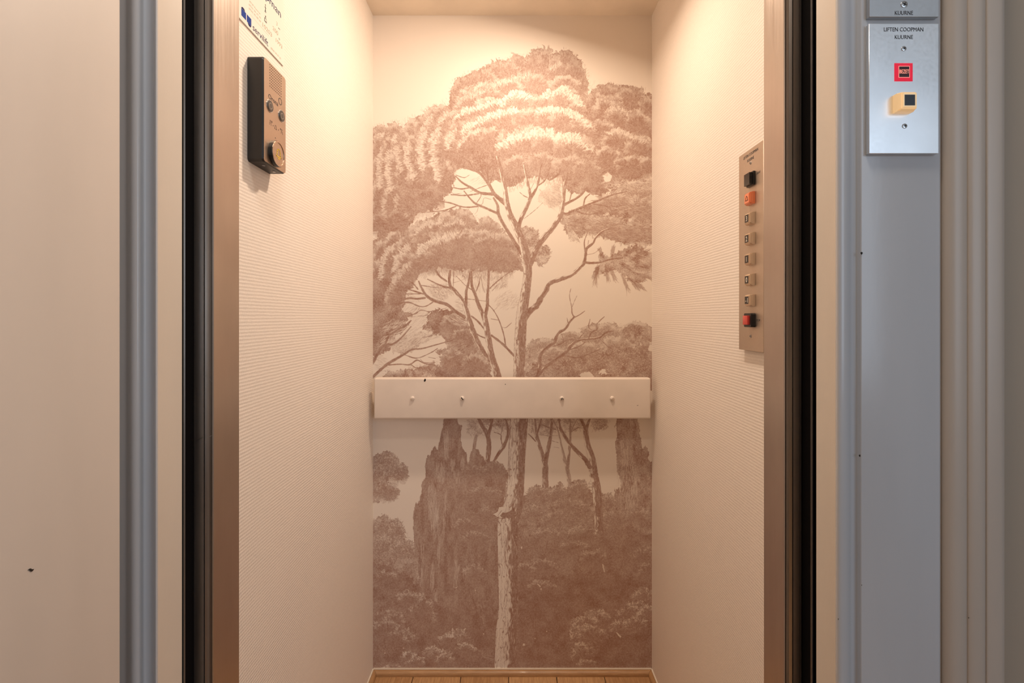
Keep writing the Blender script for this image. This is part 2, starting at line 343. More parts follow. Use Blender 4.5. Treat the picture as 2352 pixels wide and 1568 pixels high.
    # thin leafage hanging among its branches
    for p, n, an in (([(1060,630),(1100,628),(1130,640),(1125,668),(1090,660)], 200, 1.3), ([(1130,632),(1170,628),(1168,655),(1140,662)], 150, 2.2), ([(975,650),(1030,648),(1040,670),(1010,690),(985,672)], 330, .8),
                     ([(1130,690),(1165,668),(1190,690),(1186,712),(1145,714)], 170, -.6), ([(1040,690),(1070,680),(1072,725),(1045,712)], 130, .1), ([(875,650),(925,652),(960,690),(900,705)], 260, .2)):
        strokes(scatter(p, n), an+.9*(rng.random(n)-.5), 11, .5, .42, .9)
    curls([(990,655),(1025,652),(1035,680),(1010,690)], 60, 3, .4); curls([(1140,640),(1162,636),(1160,660),(1142,662)], 40, 3, .45)
    # bushes low on the left
    mass([(985,718),(1004,712),(1026,708),(1048,722),(1062,732),(1076,752),(1090,778),(1106,802),(1120,826),(1132,866),(985,866),(995,845),(1015,838),(1035,822),(1010,815),(1000,806),(1030,796),(1018,782),(1010,768),(985,760),(972,752)], tone=.74, var=.2, warp=5, cell=6)
    for c in ((1045,745,34,26),(1062,780,30,30),(1040,830,36,30),(1090,840,36,30)):
        rich(*c, dark=.78, light=.4, rim=.22)
    strokes(scatter([(1012,726),(1060,725),(1072,748),(1040,744)], 130), .5, 10, .6, -.7)
    strokes(scatter([(990,800),(1050,780),(1070,800),(1030,830)], 120), -.4, 14, .5, -.6)
    strokes(scatter([(1080,780),(1095,790),(1120,840),(1100,830)], 90), -1., 12, .5, -.6)
    mass([(858,700),(880,690),(900,700),(912,720),(940,712),(948,726),(925,745),(905,752),(880,770),(858,778)], tone=.7, var=.25, warp=5)
    mass([(900,785),(950,762),(1000,766),(960,800),(920,815),(902,806)], tone=.42, var=.35, warp=5, op=.85)
    strokes(scatter([(860,700),(940,700),(985,720),(975,760),(1010,770),(930,812),(862,800)], 900), -.5+.7*(rng.random(900)-.5), 16, .5, .45, .5)
    strokes(scatter([(880,740),(960,745),(1000,770),(930,805),(870,795)], 300), -.55+.5*(rng.random(300)-.5), 15, .7, -.7, .4)
    strokes(scatter([(858,815),(880,812),(890,850),(858,858)], 80), .2, 12, .5, .45, .9)
    mass([(868,862),(890,852),(920,850),(950,846),(975,838),(1000,830),(1000,866),(866,866)], tone=.55, var=.35, warp=4, cell=4)
    curls([(920,866),(925,848),(990,832),(1010,866)], 160, 3, .5)
    # curly bushes low on the right
    mass([(1204,866),(1204,806),(1218,790),(1222,780),(1246,776),(1262,780),(1280,772),(1308,766),(1320,770),(1334,764),(1334,754),(1352,748),(1356,742),(1380,744),(1402,740),(1416,742),(1422,752),(1432,752),(1444,744),(1470,742),(1488,748),(1499,758),(1499,866)], tone=.52, var=.3, warp=3, cell=4)
    for c in ((1245,800,36,26),(1310,785,40,24),(1385,770,52,32),(1460,775,42,36),(1275,822,44,26),(1345,812,60,30),(1425,808,56,40),(1480,815,36,40)):
        clump(*c, dark=.66, light=.2, rim=.35, spik=.1, needle=3.5, fade=.6)
    mass([(1440,746),(1470,744),(1486,760),(1480,790),(1450,790),(1430,765)], tone=.68, var=.3, warp=4, cell=4, op=.8)
    mass([(1206,866),(1220,838),(1300,822),(1360,815),(1420,800),(1470,790),(1499,800),(1499,866)], tone=.72, var=.22, warp=6, op=.85)
    P = [(1206,866),(1206,800),(1222,782),(1310,768),(1335,752),(1400,741),(1497,750),(1497,866)]
    curls(P, 1100, 3., .42); curls(P, 700, 3., -.6)
    mass([(1490,792),(1499,786),(1499,812),(1488,804)], tone=.02, var=.02, warp=1.5)
    mass([(1330,859),(1338,855),(1352,855),(1362,859),(1362,869),(1332,869)], tone=.02, var=.02, warp=2.5, cell=4); mass([(1375,856),(1380,847),(1393,848),(1392,856),(1404,858),(1408,859),(1384,859)], tone=.03, var=.02, warp=2.5, cell=4)
    # ---- branches of the great pine
    L = limb
    for p in ([(1160,466,13),(1137,447,9),(1122,422,8),(1104,399,8),(1085,390,6),(1055,383,3)], [(1136,446,8),(1104,443,7),(1080,430,6),(1060,418,5),(1047,405,3)], [(1099,445,4),(1066,449,4),(1036,447,3)],
              [(1097,474,5),(1075,476,4),(1057,474,4),(1034,466,4),(1007,462,2)], [(1047,474,4),(1022,483,4),(999,486,3),(980,487,2)], [(1078,431,4),(1060,434,4),(1041,431,3)], [(1145,491,7),(1118,479,6),(1093,468,5),(1080,456,4),(1066,439,3)],
              [(1200,584,9),(1182,556,9),(1156,514,8),(1145,491,8),(1143,472,6),(1134,455,5)], [(1092,470,3),(1104,452,2.5),(1104,443,2)], [(1122,421,6),(1121,405,4),(1118,385,3)], [(1126,421,4),(1132,402,3),(1133,384,2)], [(1122,424,3),(1100,432,2),(1080,440,1.5)],
              [(1152,408,5),(1143,398,3),(1136,386,2)], [(1160,404,3),(1168,396,2),(1175,388,2)], [(1093,476,2),(1108,468,2),(1112,455,1.5),(1128,458,1.5)], [(1047,402,3),(1066,408,2.5),(1078,402,1.5)], [(1100,470,1.6),(1096,485,1.5),(1090,492,1)],
              [(1087,389,5),(1078,372,4),(1060,362,2)], [(1128,420,2),(1136,414,1.6),(1142,412,1)], [(1036,440,2),(1044,446,2),(1060,444,1.5)], [(1010,470,3),(985,468,2)], [(1115,395,3),(1110,380,2)]):
        L(p, tone=.82)
    L([(1214,600,22),(1206,575,19),(1196,548,18),(1184,518,16),(1172,494,14),(1164,466,13),(1160,437,12),(1155,409,11),(1149,382,9),(1142,360,6)], tone=.84, lit=.24)
    L([(1190,526,11),(1196,505,10),(1206,484,9),(1214,466,9),(1218,452,8),(1213,425,7),(1208,400,6),(1204,380,5)], tone=.84, lit=.2)
    L([(1216,458,9),(1228,440,7),(1236,420,6),(1240,395,5),(1245,375,4)], tone=.84, lit=.15)
    L([(1236,426,5),(1250,416,4),(1258,400,4),(1262,385,3)], tone=.84); L([(1262,414,4),(1276,406,5),(1284,398,5),(1286,388,3)], tone=.84)
    L([(1215,455,2.5),(1204,450,2.5),(1194,442,2)], tone=.8); L([(1204,502,2),(1222,488,2),(1236,476,2),(1246,466,1.5)], tone=.8); L([(1216,440,1.6),(1226,420,1.6),(1230,404,1)], tone=.7)
    L([(1216,606,18),(1226,582,15),(1236,564,14),(1252,543,13),(1271,521,12),(1287,495,11),(1293,466,10),(1296,437,8),(1300,415,7),(1304,398,4)], tone=.84, lit=.18)
    L([(1290,490,8),(1304,490,5),(1319,483,6),(1342,474,6),(1371,462,5),(1409,447,4),(1440,440,2)], tone=.84); L([(1296,470,8),(1308,464,7),(1323,456,6),(1338,444,5),(1347,432,4)], tone=.84)
    L([(1340,473,5),(1344,456,4),(1355,445,3)], tone=.82); L([(1319,482,5),(1338,490,4),(1361,491,3),(1385,482,2)], tone=.82); L([(1308,462,4),(1312,445,3),(1314,430,2)], tone=.8); L([(1293,455,3),(1292,425,2),(1290,405,1.5)], tone=.8)
    L([(1374,408,3),(1386,396,4),(1400,388,4)], tone=.8); L([(1360,468,3),(1400,474,3),(1440,470,2)], tone=.82)
    # the long crooked branch
    L([(1204,730,16),(1218,713,14),(1233,701,14),(1243,684,12),(1254,668,12),(1259,655,11),(1268,648,10),(1290,640,10),(1312,632,9),(1330,616,8),(1341,604,8),(1345,585,7),(1347,571,7),(1361,559,6),(1367,547,6),(1380,534,5),(1398,525,4),(1420,522,2)], tone=.84, lit=.12, rough=1.4)
    L([(1341,602,6),(1357,604,6),(1380,602,5),(1400,596,5),(1430,592,3)], tone=.84); L([(1343,572,4),(1342,556,3),(1346,542,3),(1352,530,2)], tone=.82); L([(1348,585,2),(1365,581,2),(1379,570,2)], tone=.8); L([(1350,562,2),(1352,552,1.5)], tone=.8)
    L([(1200,618,12),(1180,612,3),(1165,628,2.5)], tone=.75)
    # ---- branches of the second tree
    for p in ([(1067,728,8),(1044,713,8),(1026,699,8),(997,690,8),(979,678,7),(967,658,5),(962,646,4)], [(976,684,5),(958,686,5),(938,685,5),(915,692,3)], [(994,694,3),(978,703,3),(962,703,3),(938,694,5),(910,699,3),(889,700,2)],
              [(973,675,5),(944,666,4),(917,659,2)], [(973,674,4),(944,675,3),(916,676,2)], [(960,664,4),(947,649,3),(932,643,2)], [(1037,662,5),(1011,655,4),(982,641,3)], [(967,655,3),(1000,660,2),(1036,661,3)],
              [(1180,816,6),(1156,791,6),(1129,770,5)], [(1161,792,5),(1157,768,3.5),(1146,735,3),(1134,713,2.5),(1121,699,3)], [(1112,755,4),(1098,738,5),(1083,726,4)], [(1090,763,4),(1102,771,3),(1114,776,4)], [(1153,751,2),(1162,752,2),(1175,741,2)], [(1128,732,2),(1145,735,2)],
              [(1088,668,4),(1070,656,2.5),(1058,644,2),(1048,634,2)], [(1094,668,4),(1100,652,3),(1103,635,2)], [(1125,662,4),(1140,648,3),(1160,632,2.5),(1178,622,2)], [(1130,668,2),(1142,655,2)], [(1041,658,3),(1042,636,2.5),(1042,622,2)], [(1063,686,2),(1090,688,2),(1118,692,2)], [(1133,714,2),(1142,706,1.5)],
              [(1062,632,2),(1068,640,1.6),(1040,650,1.6)], [(1105,636,2),(1108,655,2),(1113,672,1.5)], [(1000,618,5),(1010,634,5),(1026,646,5)]):
        L(p, tone=.82)
    L([(1036,662,8),(1032,644,7),(1034,622,6)], tone=.82); L([(1070,704,8),(1071,685,7),(1071,669,7),(1076,650,6),(1080,625,5)], tone=.82); L([(1089,670,8),(1084,655,7),(1082,625,6)], tone=.82); L([(1119,690,7),(1121,665,6),(1122,640,6),(1123,620,5)], tone=.82)
    L([(1136,850,11),(1124,829,10),(1110,806,10),(1099,787,11),(1088,762,12),(1078,735,12),(1071,712,11),(1062,690,9),(1055,680,9),(1045,668,9),(1034,658,7)], tone=.84, lit=.16)
    L([(1116,745,12),(1110,724,10),(1099,699,9),(1090,672,8)], tone=.84, lit=.1); L([(1114,728,9),(1119,704,8),(1120,686,7)], tone=.84)
    L([(1146,872,17),(1140,852,17),(1129,816,15),(1121,772,14),(1115,735,12),(1113,722,8)], tone=.84, lit=.24)
    # far-left boughs
    for p in ([(856,866,7),(887,838,8),(910,824,7),(929,813,6),(945,803,5),(970,800,4),(1000,792,3),(1050,778,2)], [(856,834,8),(868,812,7),(880,794,7),(905,789,5),(925,772,4),(944,750,3)], [(884,792,5),(895,770,5),(915,756,5),(932,748,5),(944,736,4)],
              [(930,815,3),(958,822,3),(989,810,3),(1005,800,2)], [(890,838,4),(920,836,3),(941,837,4),(958,827,4),(975,834,3),(1000,838,3)], [(944,837,3),(955,844,3),(968,844,2)], [(928,728,2),(953,721,2.5),(967,712,3),(985,716,3)], [(985,716,3),(1010,711,2),(1026,707,2)], [(985,718,2),(978,724,2),(960,726,1.5)],
              [(930,727,1.5),(955,718,1.5),(964,706,1.5)], [(932,724,1.5),(950,716,1.5),(958,706,1.5)], [(976,744,2),(972,756,3),(984,738,2)], [(965,752,2),(1000,752,2),(1012,756,2)], [(970,775,2),(1000,768,2),(1012,756,1.5)], [(984,820,2),(1000,823,2)], [(965,824,1.5),(975,832,2),(1000,832,1.5)]):
        L(p, tone=.82)
    # bare boughs to the right of the trunk
    L([(1228,872,9),(1251,844,8),(1276,826,9),(1299,809,9),(1317,788,8),(1330,781,6),(1350,778,5),(1375,775,5),(1393,763,4),(1410,760,2)], tone=.84, lit=.1)
    L([(1232,872,8),(1238,850,8),(1240,831,8),(1242,814,9),(1256,798,9),(1273,785,9),(1281,766,8),(1298,754,8),(1306,741,7),(1318,727,7)], tone=.84, lit=.14, rough=1.4)
    for p in ([(1319,729,4),(1314,719,3),(1313,706,2.5),(1308,680,2),(1311,663,1.5)], [(1321,728,3.5),(1332,722,3),(1343,714,2)], [(1314,704,2),(1319,692,1.6),(1325,679,1.5)], [(1305,742,3),(1302,730,2)], [(1352,777,4),(1359,763,3.5),(1371,756,3.5),(1370,746,2.5),(1378,736,2.5),(1388,727,2)], [(1360,758,2.5),(1352,751,2.5),(1355,733,2)],
              [(1328,780,3),(1334,772,2.5),(1342,764,1.5)], [(1271,795,3),(1287,790,3),(1302,781,2.5),(1320,779,2)], [(1298,817,3),(1315,820,3),(1331,820,3),(1361,809,3),(1379,801,2)], [(1300,806,3),(1330,795,3),(1345,785,2)], [(1290,766,2),(1294,780,2)], [(1375,775,2),(1390,790,2),(1400,800,2)], [(1380,812,2),(1400,816,2),(1420,806,1.5)]):
        L(p, tone=.84)
    # ---- lower half, behind the trunk
    CY = [(952,1262),(949,1189),(953,1160),(965,1146),(969,1113),(976,1095),(976,1074),(982,1046),(990,1040),(997,1021),(1004,1034),(1009,1014),(1011,998),(1018,978),(1024,962),(1030,955),(1050,955),(1053,972),(1060,978),(1058,1005),(1061,1026),(1072,1040),(1074,1064),(1078,1056),(1082,1034),(1097,1030),(1107,1045),(1118,1057),(1137,1061),(1156,1066),(1168,1090),(1150,1200),(1150,1545),(900,1545),(935,1300)]
    mass([(x, y) for x, y in CY], tone=.72, var=.14, warp=2.5, cell=5, stretch=(.7, 2.2))
    mass([(1074,968),(1090,962),(1108,966),(1112,990),(1098,1004),(1080,1000),(1072,990)], tone=.2, var=.3, warp=4, cell=4); curls([(1072,966),(1108,964),(1112,995),(1080,1002)], 90, 3, .45)
    mass([(1100,960),(1180,960),(1172,990),(1150,985),(1130,975),(1108,978)], tone=.4, var=.4, warp=5, cell=4); curls([(1120,960),(1178,960),(1170,1000),(1140,992)], 120, 3, .5)
    L([(1087,1045,9),(1091,1015,8),(1094,1000,6)], tone=.6)
    L([(1119,1068,10),(1122,1040,12),(1123,1015,11),(1118,994,11),(1108,978,9),(1098,958,8)], tone=.84); L([(1121,1000,9),(1127,980,7),(1131,958,7)], tone=.84)
    L([(1135,1058,6),(1146,1040,8),(1157,1024,9),(1166,1000,8),(1166,980,7),(1158,958,6)], tone=.84, lit=.15); L([(1154,1024,3),(1151,1008,3),(1150,998,3),(1135,992,2)], tone=.8); L([(1150,1000,2),(1156,975,2)], tone=.7)
    VS = lambda p, n, amt, l=26, wd=.7: strokes(scatter(p, n), 1.57+.12*(rng.random(n)-.5), l, wd, amt, .12)
    VS(CY, 2600, .3, 22, .5)
    for p, n in (([(1000,1058),(1022,1056),(1020,1100),(1004,1098)], 90), ([(1040,1078),(1056,1076),(1058,1094),(1044,1098)], 40), ([(982,1110),(1000,1108),(1006,1190),(990,1205),(984,1170)], 220), ([(996,1180),(1010,1150),(1004,1230),(994,1240)], 90), ([(1018,990),(1030,985),(1030,1040),(1022,1048)], 90),
                 ([(1035,1050),(1046,1052),(1042,1072),(1036,1070)], 50), ([(1060,1040),(1068,1045),(1066,1066),(1058,1062)], 40), ([(1006,1225),(1014,1222),(1010,1285),(1002,1290)], 80), ([(1022,1120),(1028,1110),(1020,1240),(1014,1240)], 70), ([(968,1240),(974,1240),(970,1345),(962,1345)], 60), ([(990,1290),(1000,1280),(996,1345),(988,1340)], 60),
                 ([(1044,1280),(1056,1290),(1052,1340),(1042,1335)], 60), ([(998,1350),(1006,1350),(1003,1395),(996,1390)], 40)):
        VS(p, n*2//3, -.38, 15, .8)
    for p, n in (([(1030,964),(1052,964),(1058,1060),(1034,1060)], 130), ([(976,1100),(984,1090),(982,1200),(960,1240)], 110), ([(1024,1130),(1040,1130),(1036,1290),(1020,1290)], 110), ([(950,1250),(966,1240),(968,1360),(958,1380)], 90)):
        VS(p, n, .45, 26, .6)
    L([(962,1235,3),(966,1290,3),(964,1340,2)], tone=.82); L([(957,1250,2),(966,1275,2)], tone=.8); L([(972,1240,2),(968,1290,2)], tone=.82)
    # crests of pale leafage on the left masses
    for c in ((1095,1090,38,26),(1135,1085,30,24),(1108,1140,48,26),(1080,1215,44,26),(1090,1240,40,24),(1120,1190,36,26),(1088,1320,30,26)):
        clump(*c, dark=.74, light=.46, rim=.24, needle=4, fade=.85, speck=.8, spik=.2)
    mass([(858,1050),(866,1044),(880,1036),(896,1038),(906,1042),(914,1054),(918,1064),(926,1062),(934,1070),(938,1080),(930,1098),(916,1104),(900,1098),(890,1106),(902,1112),(908,1124),(914,1138),(904,1150),(890,1148),(872,1146),(868,1154),(856,1152)], tone=.58, var=.3, warp=3.5, cell=4)
    for c in ((884,1066,28,28),(912,1090,26,26),(868,1090,18,24),(886,1130,28,28)):
        clump(*c, dark=.7, light=.34, rim=.36, needle=3.5, fade=.7, speck=.8, spik=.2)
    curls([(858,1050),(884,1038),(914,1054),(936,1074),(925,1098),(905,1120),(910,1142),(870,1150),(858,1150)], 260, 2.6, .42); curls([(858,1050),(900,1042),(930,1074),(905,1120),(870,1140)], 150, 2.6, -.6)
    mass([(856,1200),(864,1190),(878,1180),(890,1192),(900,1198),(912,1186),(922,1196),(922,1214),(930,1226),(932,1240),(946,1246),(954,1262),(962,1300),(960,1545),(856,1545)], tone=.56, var=.24, warp=4, cell=4.5)
    for c in ((882,1214,26,32),(912,1226,22,36),(880,1262,32,34),(918,1268,28,30),(940,1268,22,26)):
        clump(*c, dark=.68, light=.3, rim=.36, needle=3.5, fade=.8, speck=.8, spik=.2)
    curls([(858,1195),(885,1184),(920,1200),(950,1250),(950,1310),(858,1320)], 420, 2.6, .36); curls([(858,1195),(885,1184),(920,1200),(950,1250),(945,1300),(858,1300)], 300, 2.6, -.55)
    mass([(856,1290),(900,1300),(950,1330),(990,1380),(1040,1400),(1150,1400),(1150,1545),(856,1545)], tone=.8, var=.12, warp=8, op=.85)
    for c in ((890,1330,30,22),(940,1385,40,30),(965,1420,34,32),(975,1400,24,32),(890,1420,40,24),(905,1432,32,28),(888,1448,36,26),(930,1465,28,26),(912,1470,30,22)):
        clump(*c, dark=.78, light=.34, rim=.3, lean=.25, needle=4, fade=.95, speck=.75, spik=.2)
    for c in ((1048,1462,34,22),(1035,1475,30,24),(1070,1492,26,20),(990,1500,26,18),(1005,1508,32,22),(1022,1520,26,26),(940,1514,24,20),(955,1524,28,20),(905,1535,26,10)):
        clump(*c, dark=.76, light=.14, rim=.4, needle=4, fade=.95, speck=.75, spik=.2)
    strokes(scatter([(1068,1485),(1080,1480),(1130,1508),(1140,1512),(1128,1520)], 70), .35, 14, .6, -.35)
    strokes(scatter([(1085,1360),(1110,1380),(1112,1430),(1102,1420)], 50), 1.2, 12, .6, -.35)
    strokes(scatter([(1060,1296),(1085,1300),(1082,1330),(1062,1322)], 60), 1.5, 12, .6, -.35)
    # right: far trunks, their thin tops, bushes and the cypress
    for p, n in (([(1214,958),(1290,958),(1285,985),(1255,1000),(1218,992)], 330), ([(1285,958),(1345,958),(1340,984),(1300,992)], 230), ([(1355,958),(1400,962),(1392,985),(1362,988)], 220)):
        mass(p, tone=.24, var=.34, warp=5, cell=4); curls(p, n, 2.6, .45)
    L([(1253,1135,16),(1252,1095,15),(1252,1068,14),(1244,1038,10),(1236,1013,9),(1230,990,9),(1227,955,8)], tone=.78, lit=.16); L([(1252,1066,11),(1257,1040,10),(1263,1010,9),(1266,985,8),(1267,955,8)], tone=.8, lit=.12)
    L([(1214,996,3),(1222,1004,3),(1230,1013,4)], tone=.8); L([(1234,996,5),(1240,975,4),(1244,955,4)], tone=.8); L([(1240,972,3),(1262,982,3),(1285,988,2)], tone=.75); L([(1236,998,2),(1262,1000,2),(1282,1000,2)], tone=.5); L([(1268,1012,2),(1282,1016,2)], tone=.7); L([(1272,1026,2),(1284,1028,1.5)], tone=.7)
    L([(1312,1165,11),(1308,1110,11),(1302,1075,11),(1294,1045,8),(1286,1010,6),(1280,985,5),(1270,965,5)], tone=.6, lit=.26); L([(1304,1072,8),(1307,1040,7),(1310,1000,6),(1308,958,6)], tone=.7, lit=.18); L([(1311,992,3),(1320,986,3),(1330,980,2)], tone=.75); L([(1312,990,3),(1320,972,2.5),(1328,958,2)], tone=.75)
    BU = [(1170,1150),(1205,1140),(1210,1132),(1220,1118),(1236,1112),(1248,1120),(1256,1130),(1272,1128),(1280,1110),(1288,1108),(1298,1126),(1312,1106),(1326,1100),(1340,1106),(1350,1122),(1362,1132),(1390,1134),(1402,1140),(1412,1160),(1425,1165),(1499,1170),(1499,1545),(1180,1545)]
    mass(BU, tone=.68, var=.2, warp=4, cell=4.5)
    mass([(1413,1020),(1418,1000),(1414,978),(1417,955),(1462,955),(1468,980),(1471,1008),(1475,1032),(1482,1024),(1488,1034),(1491,1056),(1499,1072),(1499,1260),(1440,1220),(1418,1190),(1411,1150),(1412,1122),(1420,1120),(1424,1132),(1424,1100),(1418,1084),(1415,1045)], tone=.68, var=.2, warp=3, cell=4.5, stretch=(.8, 1.6))
    VS([(1416,960),(1462,960),(1475,1035),(1497,1075),(1497,1240),(1420,1180),(1416,1040)], 700, .32, 18, .5); VS([(1425,1000),(1450,1030),(1470,1100),(1460,1190),(1425,1150)], 260, -.45, 12, .8)
    curls([(1416,960),(1462,960),(1475,1035),(1497,1075),(1497,1240),(1420,1180),(1416,1040)], 420, 2.6, -.4)
    for c in ((1236,1140,30,26),(1282,1138,26,28),(1330,1130,30,30),(1395,1158,26,26),(1225,1185,38,28),(1280,1195,44,30),(1335,1180,34,30),(1300,1165,30,24),(1410,1200,40,30),(1460,1190,36,30),(1255,1235,44,28),(1330,1235,40,30)):
        clump(*c, dark=.7, light=.36, rim=.34, needle=3.5, fade=.85, speck=.8, spik=.2)
    curls(BU[:20]+[(1497,1260),(1200,1280)], 900, 2.6, .34); curls(BU[:20]+[(1497,1250),(1200,1270)], 560, 2.6, -.45)
    L([(1376,1222,20),(1374,1180,21),(1370,1122,21),(1364,1090,20),(1360,1062,19),(1357,1045,16),(1349,1018,13),(1345,990,12),(1346,978,12),(1352,962,9),(1356,950,8)], tone=.82, lit=.24)
    L([(1346,985,9),(1339,972,8),(1331,955,7)], tone=.82); L([(1354,1072,13),(1345,1056,11),(1333,1044,10),(1312,1022,9),(1296,1000,9),(1286,980,7),(1282,955,6)], tone=.82, lit=.16)
    mass([(1190,1240),(1240,1230),(1320,1225),(1400,1215),(1440,1215),(1499,1235),(1499,1545),(1180,1545)], tone=.74, var=.12, warp=8, op=.85)
    mass([(1190,1330),(1300,1320),(1400,1310),(1499,1330),(1499,1545),(1180,1545)], tone=.81, var=.1, warp=10, op=.85)
    for c in ((1318,1262,34,22),(1362,1285,32,26),(1475,1282,30,30),(1488,1315,26,22),(1248,1305,40,26),(1205,1315,26,24),(1240,1350,34,20)):
        clump(*c, dark=.77, light=.42, rim=.32, needle=4, fade=.95, speck=.75, spik=.2)
    for c in ((1480,1375,36,28),(1462,1400,30,26),(1440,1410,26,28),(1490,1412,30,26),(1372,1425,36,26),(1345,1440,36,32),(1332,1470,26,34),(1360,1460,40,30),(1425,1445,28,24),(1460,1440,30,24),(1335,1505,28,30),(1345,1530,26,18)):
        clump(*c, dark=.78, light=.2, rim=.36, lean=-.25, needle=3.5, fade=.95, speck=.75, spik=.2)
    P = [(1310,1430),(1360,1395),(1400,1420),(1440,1385),(1497,1345),(1497,1440),(1440,1460),(1380,1470),(1350,1530),(1310,1520)]
    curls(P, 420, 2.4, -.35); curls(P, 300, 2.4, .3)
    for p in ([(1214,1400,2),(1226,1440,2),(1234,1500,1.5)], [(1228,1405,2),(1232,1450,2),(1238,1510,1.5)], [(1258,1242,2),(1252,1270,1.5)], [(1242,1400,1.5),(1240,1440,1.5)]):
        L(p, tone=.9)
    strokes(scatter([(1184,1400),(1300,1390),(1310,1500),(1190,1530)], 260), 1.5, 20, .5, -.16); strokes(scatter([(1380,1480),(1490,1480),(1490,1530),(1390,1530)], 120), 1.4, 16, .5, -.2)
    # ---- the great trunk, last of all
    L([(1196,548,9),(1203,570,17),(1209,596,21),(1212,629,20),(1206,678,22),(1200,713,25),(1197,743,26),(1194,801,27),(1192,862,26),(1192,900,34)], tone=.82, lit=(.3,.2))
    L([(1193,930,40),(1192,964,41),(1187,1050,39),(1185,1100,39),(1182,1140,41),(1176,1170,46),(1167,1195,49),(1165,1240,47),(1166,1320,46),(1167,1400,46),(1162,1450,48),(1159,1545,51)], tone=.84, lit=(.46,.6), bark=.3)
    mass([(1492,850),(1499,850),(1499,896),(1492,896)], tone=.7, var=.2, warp=1)
    mass([(1146,1172),(1160,1176),(1176,1170),(1186,1176),(1178,1190),(1160,1190),(1148,1186)], tone=.84, var=.1, warp=2)
    mass([(1132,1180),(1142,1174),(1146,1164),(1156,1162),(1158,1170),(1150,1182),(1140,1188)], tone=.05, var=.08, warp=1); L([(1132,1180,2),(1142,1174,2),(1146,1164,2),(1156,1162,2)], tone=.9); L([(1134,1182,2.5),(1146,1189,2.5),(1160,1190,2)], tone=.9); L([(1143,1184,1.5),(1152,1172,1.5)], tone=.85)
    # torn flecks in the print
    for p in ([(1414,1450),(1418,1452),(1427,1461),(1424,1464),(1420,1459)], [(1233,1339),(1237,1341),(1242,1346),(1240,1348)], [(1241,1351),(1244,1350),(1243,1357)], [(1383,1294),(1386,1296),(1389,1313),(1387,1312)], [(1201,1478),(1204,1476),(1207,1481),(1201,1482)], [(1196,1254),(1200,1254),(1199,1259),(1197,1260)],
              [(1040,1348),(1046,1349),(1052,1346),(1048,1350)], [(1062,1304),(1067,1309),(1066,1311)], [(925,1467),(927,1465),(927,1469)], [(926,1488),(928,1484),(928,1490)]):
        mass(p, tone=.03, var=.02, warp=.4)
    for x, y in ((1229,1465),(1256,1449),(1111,1455),(884,1499),(1092,1355)):
        mass([(x-1.3,y-1),(x+1.3,y-1),(x+1,y+1.3),(x-1,y+1.3)], tone=.05, var=0, warp=.3)
    # litho grain over the inked parts
    w = win(MX0, MY0, MX1, MY1); a, b, X, Y = w
    g = vn(X*1.05, Y*1.05)*.55+vn(X*.5+31, Y*.5+7)*.45-.5
    D = np.where(D > .03, D+g*.34*np.clip(D*(1.25-D)*2.6, 0, 1), D)
    return np.clip(D, 0, 1)

# ---------------------------------------------------------------- materials
def mat(name, col, rough=.5, metal=0., spec=.5, coat=0., emit=None, estr=0., trans=0., sss=0.):
    m = bpy.data.materials.new(name); m.use_nodes = True
    b = m.node_tree.nodes['Principled BSDF']
    b.inputs['Base Color'].default_value = (*col, 1)
    b.inputs['Roughness'].default_value = rough
    b.inputs['Metallic'].default_value = metal
    b.inputs['Specular IOR Level'].default_value = spec
    b.inputs['Coat Weight'].default_value = coat
    b.inputs['Transmission Weight'].default_value = trans
    if sss:
        b.inputs['Subsurface Weight'].default_value = sss
        b.inputs['Subsurface Radius'].default_value = (.004, .003, .002)
    if emit:
        b.inputs['Emission Color'].default_value = (*emit, 1)
        b.inputs['Emission Strength'].default_value = estr
    return m
def nd(m, t, **k):
    n = m.node_tree.nodes.new(t)
    for a, v in k.items(): setattr(n, a, v)
    return n
def lk(m, a, b): m.node_tree.links.new(a, b)
def bsdf(m): return m.node_tree.nodes['Principled BSDF']
def mapped(m, scale):
    t = nd(m, 'ShaderNodeTexCoord'); p = nd(m, 'ShaderNodeMapping')
    p.inputs['Scale'].default_value = scale
    lk(m, t.outputs['Object'], p.inputs['Vector'])
    return p.outputs['Vector']
def noise(m, vec, scale, detail=3., rough=.5):
    n = nd(m, 'ShaderNodeTexNoise')
    n.inputs['Scale'].default_value = scale; n.inputs['Detail'].default_value = detail; n.inputs['Roughness'].default_value = rough
    if vec is not None: lk(m, vec, n.inputs['Vector'])
    return n.outputs['Fac']
def mathn(m, op, a, b=None):
    n = nd(m, 'ShaderNodeMath', operation=op)
    for i, v in enumerate((a, b)):
        if v is None: continue
        if isinstance(v, (int, float)): n.inputs[i].default_value = v
        else: lk(m, v, n.inputs[i])
    return n.outputs[0]
def bump(m, h, dist=.0005, strength=.5):
    n = nd(m, 'ShaderNodeBump')
    n.inputs['Distance'].default_value = dist; n.inputs['Strength'].default_value = strength
    lk(m, h, n.inputs['Height']); lk(m, n.outputs['Normal'], bsdf(m).inputs['Normal'])
def ramp(m, fac, a, b, p0=0., p1=1., to='Base Color'):
    r = nd(m, 'ShaderNodeValToRGB')
    r.color_ramp.elements[0].position = p0; r.color_ramp.elements[1].position = p1
    r.color_ramp.elements[0].color = (*a, 1); r.color_ramp.elements[1].color = (*b, 1)
    lk(m, fac, r.inputs['Fac'])
    if to: lk(m, r.outputs['Color'], bsdf(m).inputs[to])
    return r

